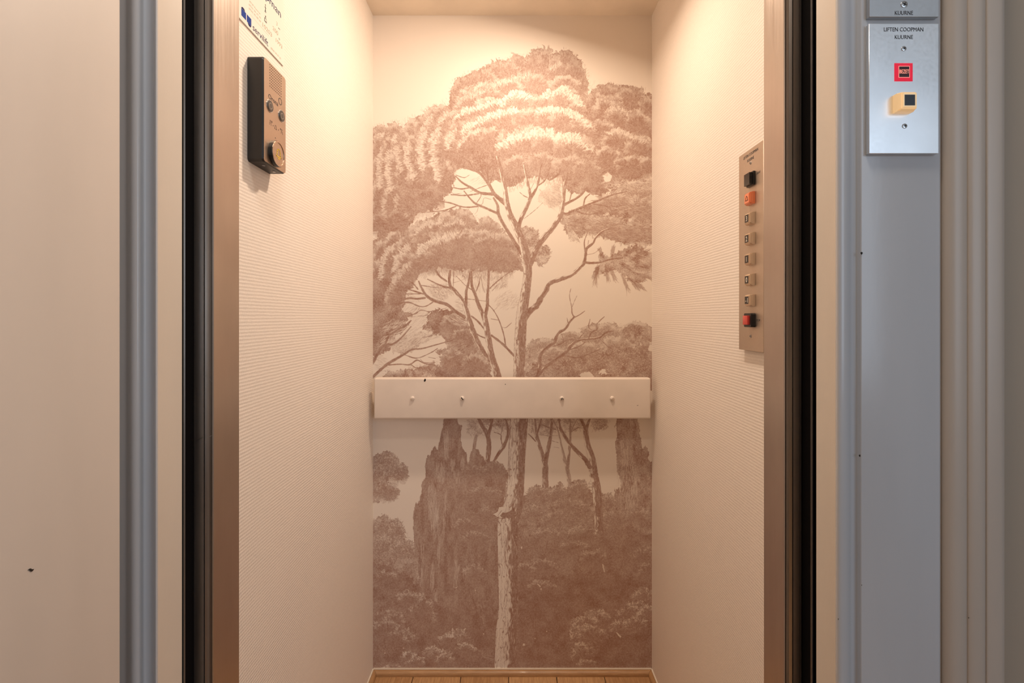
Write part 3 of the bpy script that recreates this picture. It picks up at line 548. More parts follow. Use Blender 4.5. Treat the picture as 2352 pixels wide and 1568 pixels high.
def paint(name, col, rough, dist=.0004, scale=180., coat=0., spec=.5):
    m = mat(name, col, rough, coat=coat, spec=spec)
    v = mapped(m, (1, 1, .35))
    bump(m, noise(m, v, scale, 2.), dist, .35)
    k = noise(m, mapped(m, (1, 1, .2)), 9., 3.)
    ramp(m, k, tuple(c*.95 for c in col), tuple(min(1, c*1.03) for c in col), .35, .65)
    return m
M_cream = paint('cream_paint_and_warm_reveal', (.70, .64, .56), .42)  # hall ceiling paint; on the casing reveals its warmth imitates lamp light
M_leaf = paint('cream_door_paint', (.69, .64, .59), .45, .0003, 120)
M_case = paint('pale_gloss_paint', (.55, .575, .61), .22, .00035, 120)
M_mould_shade = paint('greige_moulding_shade', (.50, .445, .39), .38, .0003, 120)  # browner copy of the casing colour, painting in shading on the outer mouldings
M_hall = paint('beige_wall_paint', (.42, .355, .28), .75)
M_ceil = paint('cabin_ceiling_paint', (.84, .75, .63), .6)
M_board = paint('white_board_paint', (.80, .71, .625), .38, .0002, 60)
M_black = mat('black_void', (.006, .005, .005), .8, spec=.1)
M_chip = mat('dark_chip', (.02, .014, .01), .8)

def wallpaper():
    m = mat('ribbed_wallpaper', (.82, .75, .67), .62)
    t = nd(m, 'ShaderNodeTexCoord'); s = nd(m, 'ShaderNodeSeparateXYZ'); lk(m, t.outputs['Object'], s.inputs[0])
    y, z = s.outputs['Y'], s.outputs['Z']
    wob = mathn(m, 'MULTIPLY', mathn(m, 'SUBTRACT', noise(m, mapped(m, (1, 1, 4)), 26., 2.), .5), 1.9)
    ph = mathn(m, 'ADD', mathn(m, 'MULTIPLY', z, 2*math.pi/.0058), wob)
    rib = mathn(m, 'SINE', ph)
    row = mathn(m, 'MULTIPLY', mathn(m, 'FLOOR', mathn(m, 'DIVIDE', ph, 2*math.pi)), 2.4)
    d1 = mathn(m, 'SINE', mathn(m, 'ADD', mathn(m, 'MULTIPLY', y, 2*math.pi/.0054), row))
    d2 = mathn(m, 'MULTIPLY', mathn(m, 'SUBTRACT', noise(m, mapped(m, (1, 160, 420)), 1., 1.), .5), 2.2)
    h = mathn(m, 'ADD', mathn(m, 'ADD', rib, mathn(m, 'MULTIPLY', d1, .38)), d2)
    bump(m, h, .00040, .26)
    g = mathn(m, 'ADD', mathn(m, 'MULTIPLY', h, .22), .5)
    ramp(m, g, (.77, .70, .62), (.87, .80, .72), .1, .75)
    return m
M_paper = wallpaper()

def steel(name, col, rough, stretch=(1, 1, .02), sc=260.):
    m = mat(name, col, rough, metal=1.)
    v = mapped(m, stretch)
    n = noise(m, v, sc, 4.)
    r = nd(m, 'ShaderNodeMapRange'); lk(m, n, r.inputs['Value'])
    r.inputs['To Min'].default_value = rough-.08; r.inputs['To Max'].default_value = rough+.12
    lk(m, r.outputs['Result'], bsdf(m).inputs['Roughness'])
    k = noise(m, mapped(m, (1, 1, .5)), 12., 4.)
    ramp(m, k, tuple(c*.88 for c in col), col, .3, .65)
    bump(m, n, .00005, .25)
    return m
M_steel = steel('brushed_steel', (.56, .50, .45), .34)
M_steel_dark = steel('dull_steel_edge', (.36, .32, .29), .30)
M_plate = steel('panel_aluminium', (.62, .53, .44), .46)
M_plate_hall = steel('hall_plate_aluminium', (.86, .88, .90), .33)
M_plate_dull = steel('dull_plate_aluminium', (.60, .62, .64), .36)
M_screw = mat('screw_steel', (.5, .5, .5), .3, metal=1.)
M_face = steel('intercom_faceplate_steel', (.56, .455, .37), .36)
M_abs = paint('black_plastic', (.018, .016, .015), .42, .0001, 400)
M_blackgloss = mat('glossy_black_plastic', (.012, .012, .012), .16)
M_ink = mat('dark_engraving', (.03, .03, .035), .6)
M_ink_soft = mat('pale_engraving', (.50, .41, .31), .7, spec=.2)
M_blue_ink = mat('navy_print', (.012, .014, .085), .6, spec=.15)
M_blue = mat('blue_print', (.008, .045, .27), .6, spec=.15)
M_sign = mat('white_sign_plate', (.84, .80, .72), .32)
M_grey_btn = mat('grey_rubber', (.07, .06, .055), .45)
M_ring = mat('satin_ring', (.6, .5, .42), .25, metal=1.)
M_yellow = mat('yellow_enamel', (.75, .52, .05), .5)
M_hole = mat('speaker_hole', (.03, .015, .01), .7)
M_cap = mat('clear_amber_cap', (.68, .49, .33), .14, sss=.25, coat=.4)
M_tile = mat('black_tile', (.02, .016, .014), .35)
M_white = mat('white_print', (.85, .80, .70), .5)
M_orange = mat('orange_cap', (.85, .24, .10), .16, sss=.2, coat=.4)
M_red = mat('red_rocker', (.62, .055, .045), .28, coat=.3)
M_red_lit = mat('lit_red_cap', (.70, .03, .06), .12, emit=(1., .03, .08), estr=.42, coat=.5)
M_red_rim = mat('lit_red_rim', (.9, .3, .25), .3, emit=(1., .33, .28), estr=.7)
M_red_tile = mat('dark_red_tile', (.05, .006, .006), .4)
M_red_text = mat('lit_red_letters', (.9, .4, .3), .4, emit=(1., .28, .2), estr=.8)
M_amber = mat('lit_amber_cap', (.90, .68, .42), .12, emit=(1., .60, .26), estr=.42, coat=.4)
M_amber_rim = mat('lit_amber_rim', (.9, .75, .5), .3, emit=(1., .7, .4), estr=.35)
M_slate = mat('slate_tile', (.03, .04, .055), .3)

def wood(name, a, b, stretch, plank=None):
    m = mat(name, a, .42, coat=.15)
    v = mapped(m, stretch)
    n = noise(m, v, 22., 5., .62); n2 = noise(m, v, 90., 3.)
    f = mathn(m, 'ADD', mathn(m, 'MULTIPLY', n, .75), mathn(m, 'MULTIPLY', n2, .25))
    if plank:
        t = nd(m, 'ShaderNodeTexCoord'); s = nd(m, 'ShaderNodeSeparateXYZ'); lk(m, t.outputs['Object'], s.inputs[0])
        q = mathn(m, 'DIVIDE', mathn(m, 'SUBTRACT', s.outputs['X'], plank[0]), plank[1])
        i = mathn(m, 'FLOOR', q)
        w = nd(m, 'ShaderNodeTexWhiteNoise', noise_dimensions='1D'); lk(m, i, w.inputs['W'])
        f = mathn(m, 'ADD', f, mathn(m, 'MULTIPLY', mathn(m, 'SUBTRACT', w.outputs['Value'], .5), .16))
    ramp(m, f, a, b, .36, .64)
    bump(m, n2, .0002, .3)
    return m
M_wood = wood('oak_planks', (.40, .215, .095), (.60, .36, .175), (9, .9, 9), (px(949, 1.504), .150))
M_skirt_x = wood('oak_strip', (.36, .19, .08), (.50, .29, .135), (.9, 9, 9))
M_skirt_y = wood('oak_strip_side', (.36, .19, .08), (.50, .29, .135), (9, .9, 9))
M_caulk = mat('pale_caulk', (.78, .70, .58), .6)

# ---------------------------------------------------------------- mesh helpers
def bx(bm, x0, x1, y0, y1, z0, z1, mi=0, bev=0., seg=2):
    vs = [bm.verts.new((x, y, z)) for z in (z0, z1) for y in (y0, y1) for x in (x0, x1)]
    fs = [bm.faces.new([vs[i] for i in q]) for q in ((0, 2, 3, 1), (4, 5, 7, 6), (0, 1, 5, 4), (2, 6, 7, 3), (0, 4, 6, 2), (1, 3, 7, 5))]
    for f in fs: f.material_index = mi
    if bev:
        es = {e for f in fs for e in f.edges}
        r = bmesh.ops.bevel(bm, geom=list(es), offset=bev, segments=seg, affect='EDGES', profile=.6)
        for f in r['faces']: f.material_index = mi; f.smooth = True
def prism(bm, pts, z0, z1, mi=0, smooth=False):
    """A plan outline (counter-clockwise or not) drawn up from z0 to z1."""
    a = [bm.verts.new((x, y, z0)) for x, y in pts]; b = [bm.verts.new((x, y, z1)) for x, y in pts]
    n = len(pts)
    ml = mi if isinstance(mi, list) else [mi]*n
    for i in range(n):
        f = bm.faces.new((a[i], a[(i+1) % n], b[(i+1) % n], b[i])); f.material_index = ml[i]; f.smooth = smooth
    for q in (a[::-1], b):
        f = bm.faces.new(q); f.material_index = ml[0]
def soften(pts, i0, i1, n=4):
    """Rounds the run of profile points i0..i1 with a spline."""
    out = list(pts[:i0])
    for i in range(i0, i1):
        p = [Vector(pts[max(i0, min(i1, j))]) for j in (i-1, i, i+1, i+2)]
        for k in range(n):
            t = k/n
            out.append(tuple(.5*((2*p[1])+(p[2]-p[0])*t+(2*p[0]-5*p[1]+4*p[2]-p[3])*t*t+(3*p[1]-p[0]-3*p[2]+p[3])*t**3)))
    return out+list(pts[i1:])
def disc(bm, u, v, r, w0, w1, n=24, mi=0, r1=None, dome=0.):
    """A round stud standing out along local z."""
    r1 = r if r1 is None else r1
    rings = [[bm.verts.new((u+rr*math.cos(2*math.pi*i/n), v+rr*math.sin(2*math.pi*i/n), w)) for i in range(n)] for rr, w in
             ([(r, w0), (r1, w1)] + ([(r1*.75, w1+dome*.55), (r1*.4, w1+dome*.9)] if dome else []))]
    for a, b in zip(rings, rings[1:]):
        for i in range(n):
            f = bm.faces.new((a[i], a[(i+1) % n], b[(i+1) % n], b[i])); f.material_index = mi; f.smooth = bool(dome)
    f = bm.faces.new(rings[-1]); f.material_index = mi
    f = bm.faces.new(rings[0][::-1]); f.material_index = mi
def ring(bm, u, v, r0, r1, w0, w1, n=28, mi=0):
    q = [[bm.verts.new((u+r*math.cos(2*math.pi*i/n), v+r*math.sin(2*math.pi*i/n), w)) for i in range(n)] for r, w in ((r1, w0), (r1, w1), (r0, w1), (r0, w0))]
    for k in range(4):
        a, b = q[k], q[(k+1) % 4]
        for i in range(n):
            f = bm.faces.new((a[i], a[(i+1) % n], b[(i+1) % n], b[i])); f.material_index = mi
def path(bm, pts, wd, w0, w1, mi=0, closed=False):
    """A raised line of the given width along points in the local plane."""
    P = list(pts)+([pts[0]] if closed else [])
    for (x1, y1), (x2, y2) in zip(P, P[1:]):
        dx, dy = x2-x1, y2-y1; l = math.hypot(dx, dy)
        if l < 1e-7: continue
        ex, ey = dx/l*wd*.35, dy/l*wd*.35; nx, ny = -dy/l*wd/2, dx/l*wd/2
        c = [(x1-ex+nx, y1-ey+ny), (x1-ex-nx, y1-ey-ny), (x2+ex-nx, y2+ey-ny), (x2+ex+nx, y2+ey+ny)]
        prism(bm, c, w0, w1, mi)
def rrect(u0, u1, v0, v1, r, n=5):
    out = []
    for cx, cy, a in ((u1-r, v1-r, 0), (u0+r, v1-r, 90), (u0+r, v0+r, 180), (u1-r, v0+r, 270)):
        for i in range(n+1):
            t = math.radians(a+90*i/n); out.append((cx+r*math.cos(t), cy+r*math.sin(t)))
    return out
def obj(name, bm, mats, parent=None, smooth=False, auto=True):
    me = bpy.data.meshes.new(name)
    bmesh.ops.recalc_face_normals(bm, faces=bm.faces)
    bm.to_mesh(me); bm.free()
    for m in (mats if isinstance(mats, (list, tuple)) else [mats]): me.materials.append(m)
    if smooth:
        for p in me.polygons: p.use_smooth = True
    if auto and any(p.use_smooth for p in me.polygons): me.set_sharp_from_angle(angle=math.radians(42))
    o = bpy.data.objects.new(name, me); C.objects.link(o)
    if parent: o.parent = parent
    return o
def struct(name, bm, mats, parent=None, label=None, cat=None):
    o = obj(name, bm, mats, parent)
    if not parent:
        o['kind'] = 'structure'
        o['label'] = label; o['category'] = cat
    return o
def thing(name, label, cat, loc, R, group=None):
    o = bpy.data.objects.new(name, None); C.objects.link(o)
    o.empty_display_size = .02
    o.matrix_world = Matrix.Translation(loc) @ R.to_4x4()
    o['label'] = label; o['category'] = cat
    if group: o['group'] = group
    return o
def frame(r, u, n): return Matrix((r, u, n)).transposed()
LEFT = frame((0, 1, 0), (0, 0, 1), (1, 0, 0))
RIGHT = frame((0, -1, 0), (0, 0, 1), (-1, 0, 0))
FACE = frame((1, 0, 0), (0, 0, 1), (0, -1, 0))
def new(): return bmesh.new()
def words(root, m, *items):
    for a, k in items:
        bm = new(); text_bm(bm, *a, **k); obj('lettering', bm, m, root)
def text_bm(bm, s, cap, u, v, w, depth=.0003, mi=0, fit=None, align='C', bold=0., vfit=None):
    """Letters as thin raised shapes; u, v give the middle (or left end / right end) of the word at half cap height."""
    cu = bpy.data.curves.new('t', 'FONT'); cu.body = s; cu.size = cap/.70; cu.extrude = depth/2; cu.offset = bold*cap
    cu.resolution_u = 3
    o = bpy.data.objects.new('t', cu); C.objects.link(o)
    dg = bpy.context.evaluated_depsgraph_get(); dg.update()
    me = bpy.data.meshes.new_from_object(o.evaluated_get(dg))
    xs = [q.co.x for q in me.vertices]; lo, hi = min(xs), max(xs)
    k = fit/(hi-lo) if fit else 1.
    off = {'C': u-(lo+hi)/2*k, 'L': u-lo*k, 'R': u-hi*k}[align]
    me.transform(Matrix.Translation((off, v-cap/2, w+depth/2)) @ Matrix.Diagonal((k, 1, 1, 1)))
    for p in me.polygons: p.material_index = mi
    bm.from_mesh(me)
    bpy.data.objects.remove(o); bpy.data.curves.remove(cu); bpy.data.meshes.remove(me)

# ---------------------------------------------------------------- the lift cabin
def shell():
    t = .03
    bm = new(); bx(bm, -HW-t, -HW, FRONT, BACK+.02, 0, CEIL); struct('wall_left', bm, M_paper, label='cream ribbed wallpaper cabin wall carrying the intercom', cat='wall')
    bm = new(); bx(bm, HW, HW+t, FRONT, BACK+.02, 0, CEIL); struct('wall_right', bm, M_paper, label='cream ribbed wallpaper cabin wall carrying the floor button panel', cat='wall')
    bm = new(); bx(bm, -HW, HW, BACK+.0015, BACK+.04, 0, CEIL); struct('wall_back', bm, M_ceil, label='plain back wall of the cabin behind the mural', cat='wall')
    bm = new(); bx(bm, -HW-t, HW+t, FRONT-.02, BACK+.04, CEIL, CEIL+.04); struct('ceiling', bm, M_ceil, label='cream painted cabin ceiling above the mural', cat='ceiling')
    bm = new(); bx(bm, -HW, HW, FRONT, BACK+.0015, -.02, FLOOR-.004, 1)
    w, g = .150, .0009; x = px(949, 1.504)-5*w
    while x < HW:
        a, b = max(x+g, -HW), min(x+w-g, HW)
        if b > a+.002: bx(bm, a, b, FRONT, BACK, FLOOR-.004, FLOOR, 0, .0006, 1)
        x += w
    struct('floor', bm, [M_wood, M_chip], label='oak plank floor of the cabin', cat='floor')
    # quarter-round oak strips along the foot of the walls, mitred in the corners
    s, hgt = .015, pz(1535, BACK)-FLOOR
    prof = [(0, 0), (s, 0)]+[(s*math.cos(math.radians(a))**.8 if a < 90 else 0, hgt*(.35+.65*math.sin(math.radians(a)))) for a in (0, 20, 40, 60, 80)]+[(0, hgt)]
    def strip(name, p0, p1, inw, m, c0, c1, lab):
        bm = new(); d = Vector((p1[0]-p0[0], p1[1]-p0[1])); L = d.length; d /= L; n = Vector(inw)
        rows = []
        for P, sg, c in ((Vector(p0), 1, c0), (Vector(p1), -1, c1)):
            rows.append([bm.verts.new((*(P+n*a+d*sg*a*c), FLOOR+b)) for a, b in prof])
        k = len(prof)
        for i in range(k):
            bm.faces.new((rows[0][i], rows[0][(i+1) % k], rows[1][(i+1) % k], rows[1][i]))
        bm.faces.new(rows[0]); bm.faces.new(rows[1])
        # caulk bead on top
        a, b = Vector(p0)+d*.002, Vector(p1)-d*.002
        c = [a, b, b+n*.0035, a+n*.0035]
        prism(bm, [tuple(q) for q in c], FLOOR+hgt-.0005, FLOOR+hgt+.003, 1)
        struct(name, bm, [m, M_caulk], label=lab, cat='skirting')
    strip('baseboard_back', (-HW, BACK-.001), (HW, BACK-.001), (0, -1), M_skirt_x, 1, 1, 'oak quarter-round strip along the foot of the mural')
    strip('baseboard_left', (-HW, BACK-.002), (-HW, FRONT+.02), (1, 0), M_skirt_y, 1, 0, 'oak quarter-round strip along the foot of the left cabin wall')
    strip('baseboard_right', (HW, BACK-.002), (HW, FRONT+.02), (-1, 0), M_skirt_y, 1, 0, 'oak quarter-round strip along the foot of the right cabin wall')
shell()

# ---------------------------------------------------------------- printed wall covering on the back wall
def mural():
    D = draw_mural()
    H, W = D.shape
    img = bpy.data.images.new('woodland_print', W, H, alpha=False, float_buffer=False)
    img.colorspace_settings.name = 'Non-Color'
    a = np.ones((H, W, 4), np.float32); a[..., :3] = D[::-1, :, None]
    img.pixels.foreach_set(a.ravel()); img.update(); img.pack()
    bm = new()
    bx(bm, -HW, HW, BACK-.001, BACK+.0015, FLOOR, CEIL)
    o = obj('wall_mural', bm, [])
    o['label'] = 'sepia woodland mural of tall umbrella pines and cypresses covering the back wall'
    o['category'] = 'mural'
    me = o.data; uv = me.uv_layers.new(name='UVMap')
    for l in me.loops:
        c = me.vertices[l.vertex_index].co
        X = CX+c.x*F/BACK; Y = CY-(c.z-EYE)*F/BACK
        uv.data[l.index].uv = ((X-MX0)/(MX1-MX0), 1-(Y-MY0)/(MY1-MY0))
    m = mat('printed_mural', (.8, .76, .7), .6)
    t = nd(m, 'ShaderNodeTexImage', image=img, interpolation='Linear', extension='EXTEND')
    ramp(m, t.outputs['Color'], (.85, .765, .67), (.315, .158, .105), 0., 1.)
    bump(m, noise(m, mapped(m, (1, 1, 1)), 420., 2.), .0002, .3)
    me.materials.append(m)
mural()

# ---------------------------------------------------------------- board across the back wall
def board():
    df = 1.459
    x0, x1 = px(858.5, df), px(1495, df); z0, z1 = pz(962, df), pz(868, df)
    root = thing('guard_board', 'long white painted wooden board with four screws fixed across the mural', 'board', ((x0+x1)/2, df, (z0+z1)/2), FACE)
    hw, hh = (x1-x0)/2, (z1-z0)/2
    bm = new(); bx(bm, -hw, hw, -hh, hh, -.030, 0, 0, .0055, 3)
    P = lambda x, y: (px(x, df)-(x0+x1)/2, pz(y, df)-(z0+z1)/2)
    def chip(pts, w=.0002):
        prism(bm, [P(*p) for p in pts], -.004, w, 1)
    chip([(974, 876), (973.5, 873), (976, 869), (978.5, 871.5), (978, 874), (976, 876.5)], .0004); chip([(1159.5, 882), (1161, 881), (1162, 882.5), (1160.5, 883.5)])
    chip([(1463, 930.6), (1466, 930), (1466, 931), (1463, 931.4)])
    obj('plank', bm, [M_board, M_chip], root)
    for x in (-.30, .30):
        bm = new(); bx(bm, -.05, .05, -.04, .04, -(BACK-.0003-df), -.029, 0, .001, 1)
        o = obj('spacer', bm, M_board, root); o.location = (x, 0, 0)
    for x, an, dark in ((947.5, 100, 0), (1062, 40, 1), (1290.5, 15, 2), (1406, -45, 0)):
        u, v = P(x, 914.5)
        bm = new(); disc(bm, 0, 0, .0066, -.001, .0035, 20, 0, .0064, .0028)
        s = Matrix.Rotation(math.radians(an), 4, 'Z')
        w = (.0004, .0013, .0017)[dark]
        k = [s @ Vector((a, b, 0)) for a, b in ((-w, -.005), (w, -.005), (w, .005), (-w, .005))]
        if dark == 2: k = [s @ Vector((a, b, 0)) for a, b in ((-.003, -.004), (.0034, -.004), (.0034, .002), (-.003, .002))]
        prism(bm, [(q.x, q.y) for q in k], .0040, .0066, 1)
        if dark == 2:
            prism(bm, [(q.x, q.y) for q in [s @ Vector((a, b, 0)) for a, b in ((-.0005, -.005), (.0008, -.005), (.0008, .004), (-.0005, .004))]], .004, .0069, 0)
        o = obj('screw', bm, [M_board, M_chip if dark else M_ink_soft], root); o.location = (u, v, 0)
board()

# ---------------------------------------------------------------- stainless door posts of the cabin and the black slots beside them
TOP = 2.10
def posts():
    d = .66
    def col(pts, m=0): return [(px(x, y), y) for x, y in pts]
    XL, XR = px(490, d), px(1801, d)
    bm = new()
    L = [(px(445, d), d), (px(446, d-.0006), d-.0006), (px(468, d-.0006), d-.0006), (px(469.3, d+.004), d+.004), (px(470.5, d-.0002), d-.0002), (px(474, d+.0028), d+.0028), (px(481, d+.0028), d+.0028), (px(486, d), d), (XL-.0012, d-.0004), (XL, d+.001), (XL, .722), (XL-.006, .7235), (-HW-.03, .7235), (-HW-.03, .690), (px(445, d), .690)]
    prism(bm, L, FLOOR, TOP)
    # two thin scratches running across the faces
    path_w = .0004
    for (xa, ya), (xb, yb) in (((475, 861), (487.5, 877)), ((450, 1013), (466, 1004)), ((476, 1004), (488.5, 999))):
        a = Vector((px(xa, d), d+.001, pz(ya, d))); b = Vector((px(xb, d), d+.001, pz(yb, d)))
        n = Vector((0, 0, path_w))
        vs = [bm.verts.new(q) for q in (a-n+Vector((0, -.0016, 0)), b-n+Vector((0, -.0016, 0)), b+n+Vector((0, -.0016, 0)), a+n+Vector((0, -.0016, 0)))]
        f = bm.faces.new(vs); f.material_index = 1
    struct('trim_1', bm, [M_steel, M_screw], label='left brushed steel door post of the cabin', cat='door post')
    bm = new()
    R = [(px(1841, d), d), (px(1840, d-.0006), d-.0006), (px(1838.5, d-.0006), d-.0006), (px(1838, d+.002), d+.002), (px(1836.5, d), d), (px(1822, d), d), (px(1820.6, d+.005), d+.005), (px(1819.4, d+.001), d+.001), (px(1812, d+.0026), d+.0026), (px(1806, d+.0026), d+.0026), (px(1803, d), d), (XR+.0010, d-.0004), (XR, d+.001), (XR, .713), (XR+.006, .7235), (HW+.03, .7235), (HW+.03, .690), (px(1841, d), .690)]
    prism(bm, R, FLOOR, TOP)
    for (xa, ya), (xb, yb) in (((1808, 875), (1818, 864)), ((1808, 981), (1820, 986)), ((1822, 987), (1837, 995))):
        a = Vector((px(xa, d), d+.001, pz(ya, d))); b = Vector((px(xb, d), d+.001, pz(yb, d)))
        n = Vector((0, 0, path_w)); q0 = Vector((0, -.0016, 0))
        f = bm.faces.new([bm.verts.new(q) for q in (a-n+q0, b-n+q0, b+n+q0, a+n+q0)]); f.material_index = 1
    struct('trim_2', bm, [M_steel, M_screw], label='right brushed steel door post of the cabin', cat='door post')
    for n, s, x0, x1, xs in (('trim_3', -1, px(330, .68), px(445, .66)-.0005, 421.5), ('trim_4', 1, px(1841, .66)+.0005, px(1960, .68), 1866)):
        bm = new(); bx(bm, x0, x1, .672, .689, FLOOR, TOP)
        e = .640
        hwx = .5 if s < 0 else 1.0
        bx(bm, px(xs-hwx, e), px(xs+hwx, e), e, e+.003, FLOOR, TOP, 1)
        bx(bm, px(xs-hwx, e)+.0001, px(xs+hwx, e)-.0001, e+.002, .673, FLOOR, TOP, 0)
        struct(n, bm, [M_black, M_screw], label='black slot with a thin steel edge beside the %s door post' % ('left' if s < 0 else 'right'), cat='slot')
posts()

# ---------------------------------------------------------------- landing door frame, mouldings, hall walls
def landing():
    P = lambda x, d: (px(x, d), d)
    bm = new()
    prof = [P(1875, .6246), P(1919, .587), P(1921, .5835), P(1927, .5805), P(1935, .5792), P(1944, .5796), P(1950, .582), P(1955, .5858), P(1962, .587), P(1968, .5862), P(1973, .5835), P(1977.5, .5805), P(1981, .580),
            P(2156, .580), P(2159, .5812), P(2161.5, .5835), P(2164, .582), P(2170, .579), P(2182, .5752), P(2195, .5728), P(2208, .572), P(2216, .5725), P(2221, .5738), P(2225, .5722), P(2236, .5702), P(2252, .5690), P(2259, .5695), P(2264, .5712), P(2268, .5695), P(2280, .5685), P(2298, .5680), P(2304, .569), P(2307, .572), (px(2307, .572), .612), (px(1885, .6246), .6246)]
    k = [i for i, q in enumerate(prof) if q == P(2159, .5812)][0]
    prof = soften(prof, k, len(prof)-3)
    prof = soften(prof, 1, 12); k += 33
    prism(bm, prof, 0, 2.05, [2]+[0]*(k-1)+[3]*(len(prof)-k), smooth=True)  # reveal coloured with lamp warmth, outer mouldings with painted-in shading
    def dot(x, y, r, d=.580):
        u, z = px(x, d), pz(y, d)
        vs = [bm.verts.new((u+r*(1+.25*math.sin(3*t))*math.cos(t), d-.0003, z+1.15*r*math.sin(t))) for t in [i*math.pi/5 for i in range(10)]]
        f = bm.faces.new(vs); f.material_index = 1
    dot(1978.5, 581.5, .0014); dot(1974.5, 1046, .0012, .5815); dot(1979, 1343, .0005); dot(2224.5, 1418, .0006, .5722); dot(1925.5, 1421, .0007, .581)
    struct('trim_5', bm, [M_case, M_chip, M_cream, M_mould_shade], label='pale painted door casing right of the lift with profiled mouldings', cat='door casing')
    bm = new()
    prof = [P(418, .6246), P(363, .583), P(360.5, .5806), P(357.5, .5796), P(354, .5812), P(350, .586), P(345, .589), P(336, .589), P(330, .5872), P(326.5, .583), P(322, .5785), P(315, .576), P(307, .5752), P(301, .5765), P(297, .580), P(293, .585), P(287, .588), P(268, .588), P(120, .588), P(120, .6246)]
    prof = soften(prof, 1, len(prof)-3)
    prism(bm, prof, 0, 2.05, [1]+[0]*(len(prof)-1), smooth=True)  # reveal face takes the cream that imitates warm lamp light
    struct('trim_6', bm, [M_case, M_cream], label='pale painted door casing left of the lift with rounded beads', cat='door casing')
    # hall wall round the frame
    bm = new()
    bx(bm, px(2307, .572), 2.4, .598, .70, 0, 2.6); bx(bm, -1.9, px(120, .6246), .598, .70, 0, 2.6)
    bx(bm, px(120, .6246), px(2307, .572), .598, .70, 2.05, 2.6)
    struct('wall_front', bm, M_hall, label='beige hall wall at the far right edge beyond the door casing', cat='wall')
    bm = new(); bx(bm, 2.4, 2.5, -1.7, .70, 0, 2.6); struct('wall_east', bm, M_hall, label='beige side wall of the hall to the right', cat='wall')
    bm = new(); bx(bm, -2.0, -1.9, -1.7, .70, 0, 2.6); struct('wall_west', bm, M_hall, label='beige side wall of the hall to the left', cat='wall')
    bm = new(); bx(bm, -2.0, 2.5, -1.7, .70, 2.6, 2.7); struct('ceiling_hall', bm, M_cream, label='cream ceiling of the hall outside the lift', cat='ceiling')
    bm = new(); bx(bm, -2.0, 2.5, -1.7, .655, -.05, 0); struct('floor_hall', bm, M_wood, label='wooden floor of the hall outside the lift', cat='floor')
    # wall behind the viewer with its window
    X0, X1, Z0, Z1 = WIN
    bm = new()
    for a in ((-2.0, X0, 0, 2.6), (X1, 2.5, 0, 2.6), (X0, X1, 0, Z0), (X0, X1, Z1, 2.6)):
        bx(bm, a[0], a[1], -1.8, -1.7, a[2], a[3])
    struct('wall_behind', bm, M_hall, label='beige hall wall behind the viewer holding the window', cat='wall')
    bm = new()
    for a in ((X0, X0+.05, Z0, Z1), (X1-.05, X1, Z0, Z1), (X0+.05, X1-.05, Z0, Z0+.05), (X0+.05, X1-.05, Z1-.05, Z1)):
        bx(bm, a[0], a[1], -1.76, -1.70, a[2], a[3])
    struct('window_1', bm, M_case, label='pale window frame in the hall wall behind the viewer', cat='window')
WIN = (.75, 2.25, .75, 2.35)
landing()

# the landing door, swung open: its inner face shows at the far left
def leaf():
    d = .535; X = px(276.5, d)
    bm = new(); bx(bm, X-.04, X, -.24, d, .01, 2.02, 0, .0022, 2)
    y, z = X*F/(70-CX), None
    z = pz(1308.5, y)
    k = y/F
    pts = [(-8, -1), (-3, 3), (0, 3.6), (3, 1.8), (8, 2.2), (5, -2), (2, -4), (-1, -3.4), (-4, -.4)]
    kk = X/((70-CX))
    vs = []
    for a, b in pts:
        D = X*F/(70+a-CX); vs.append(bm.verts.new((X+.0003, D, pz(1308.5-b, D))))
    f = bm.faces.new(vs); f.material_index = 1
    struct('door_1', bm, [M_leaf, M_chip], label='cream painted landing door leaf standing open at the far left', cat='door')
leaf()

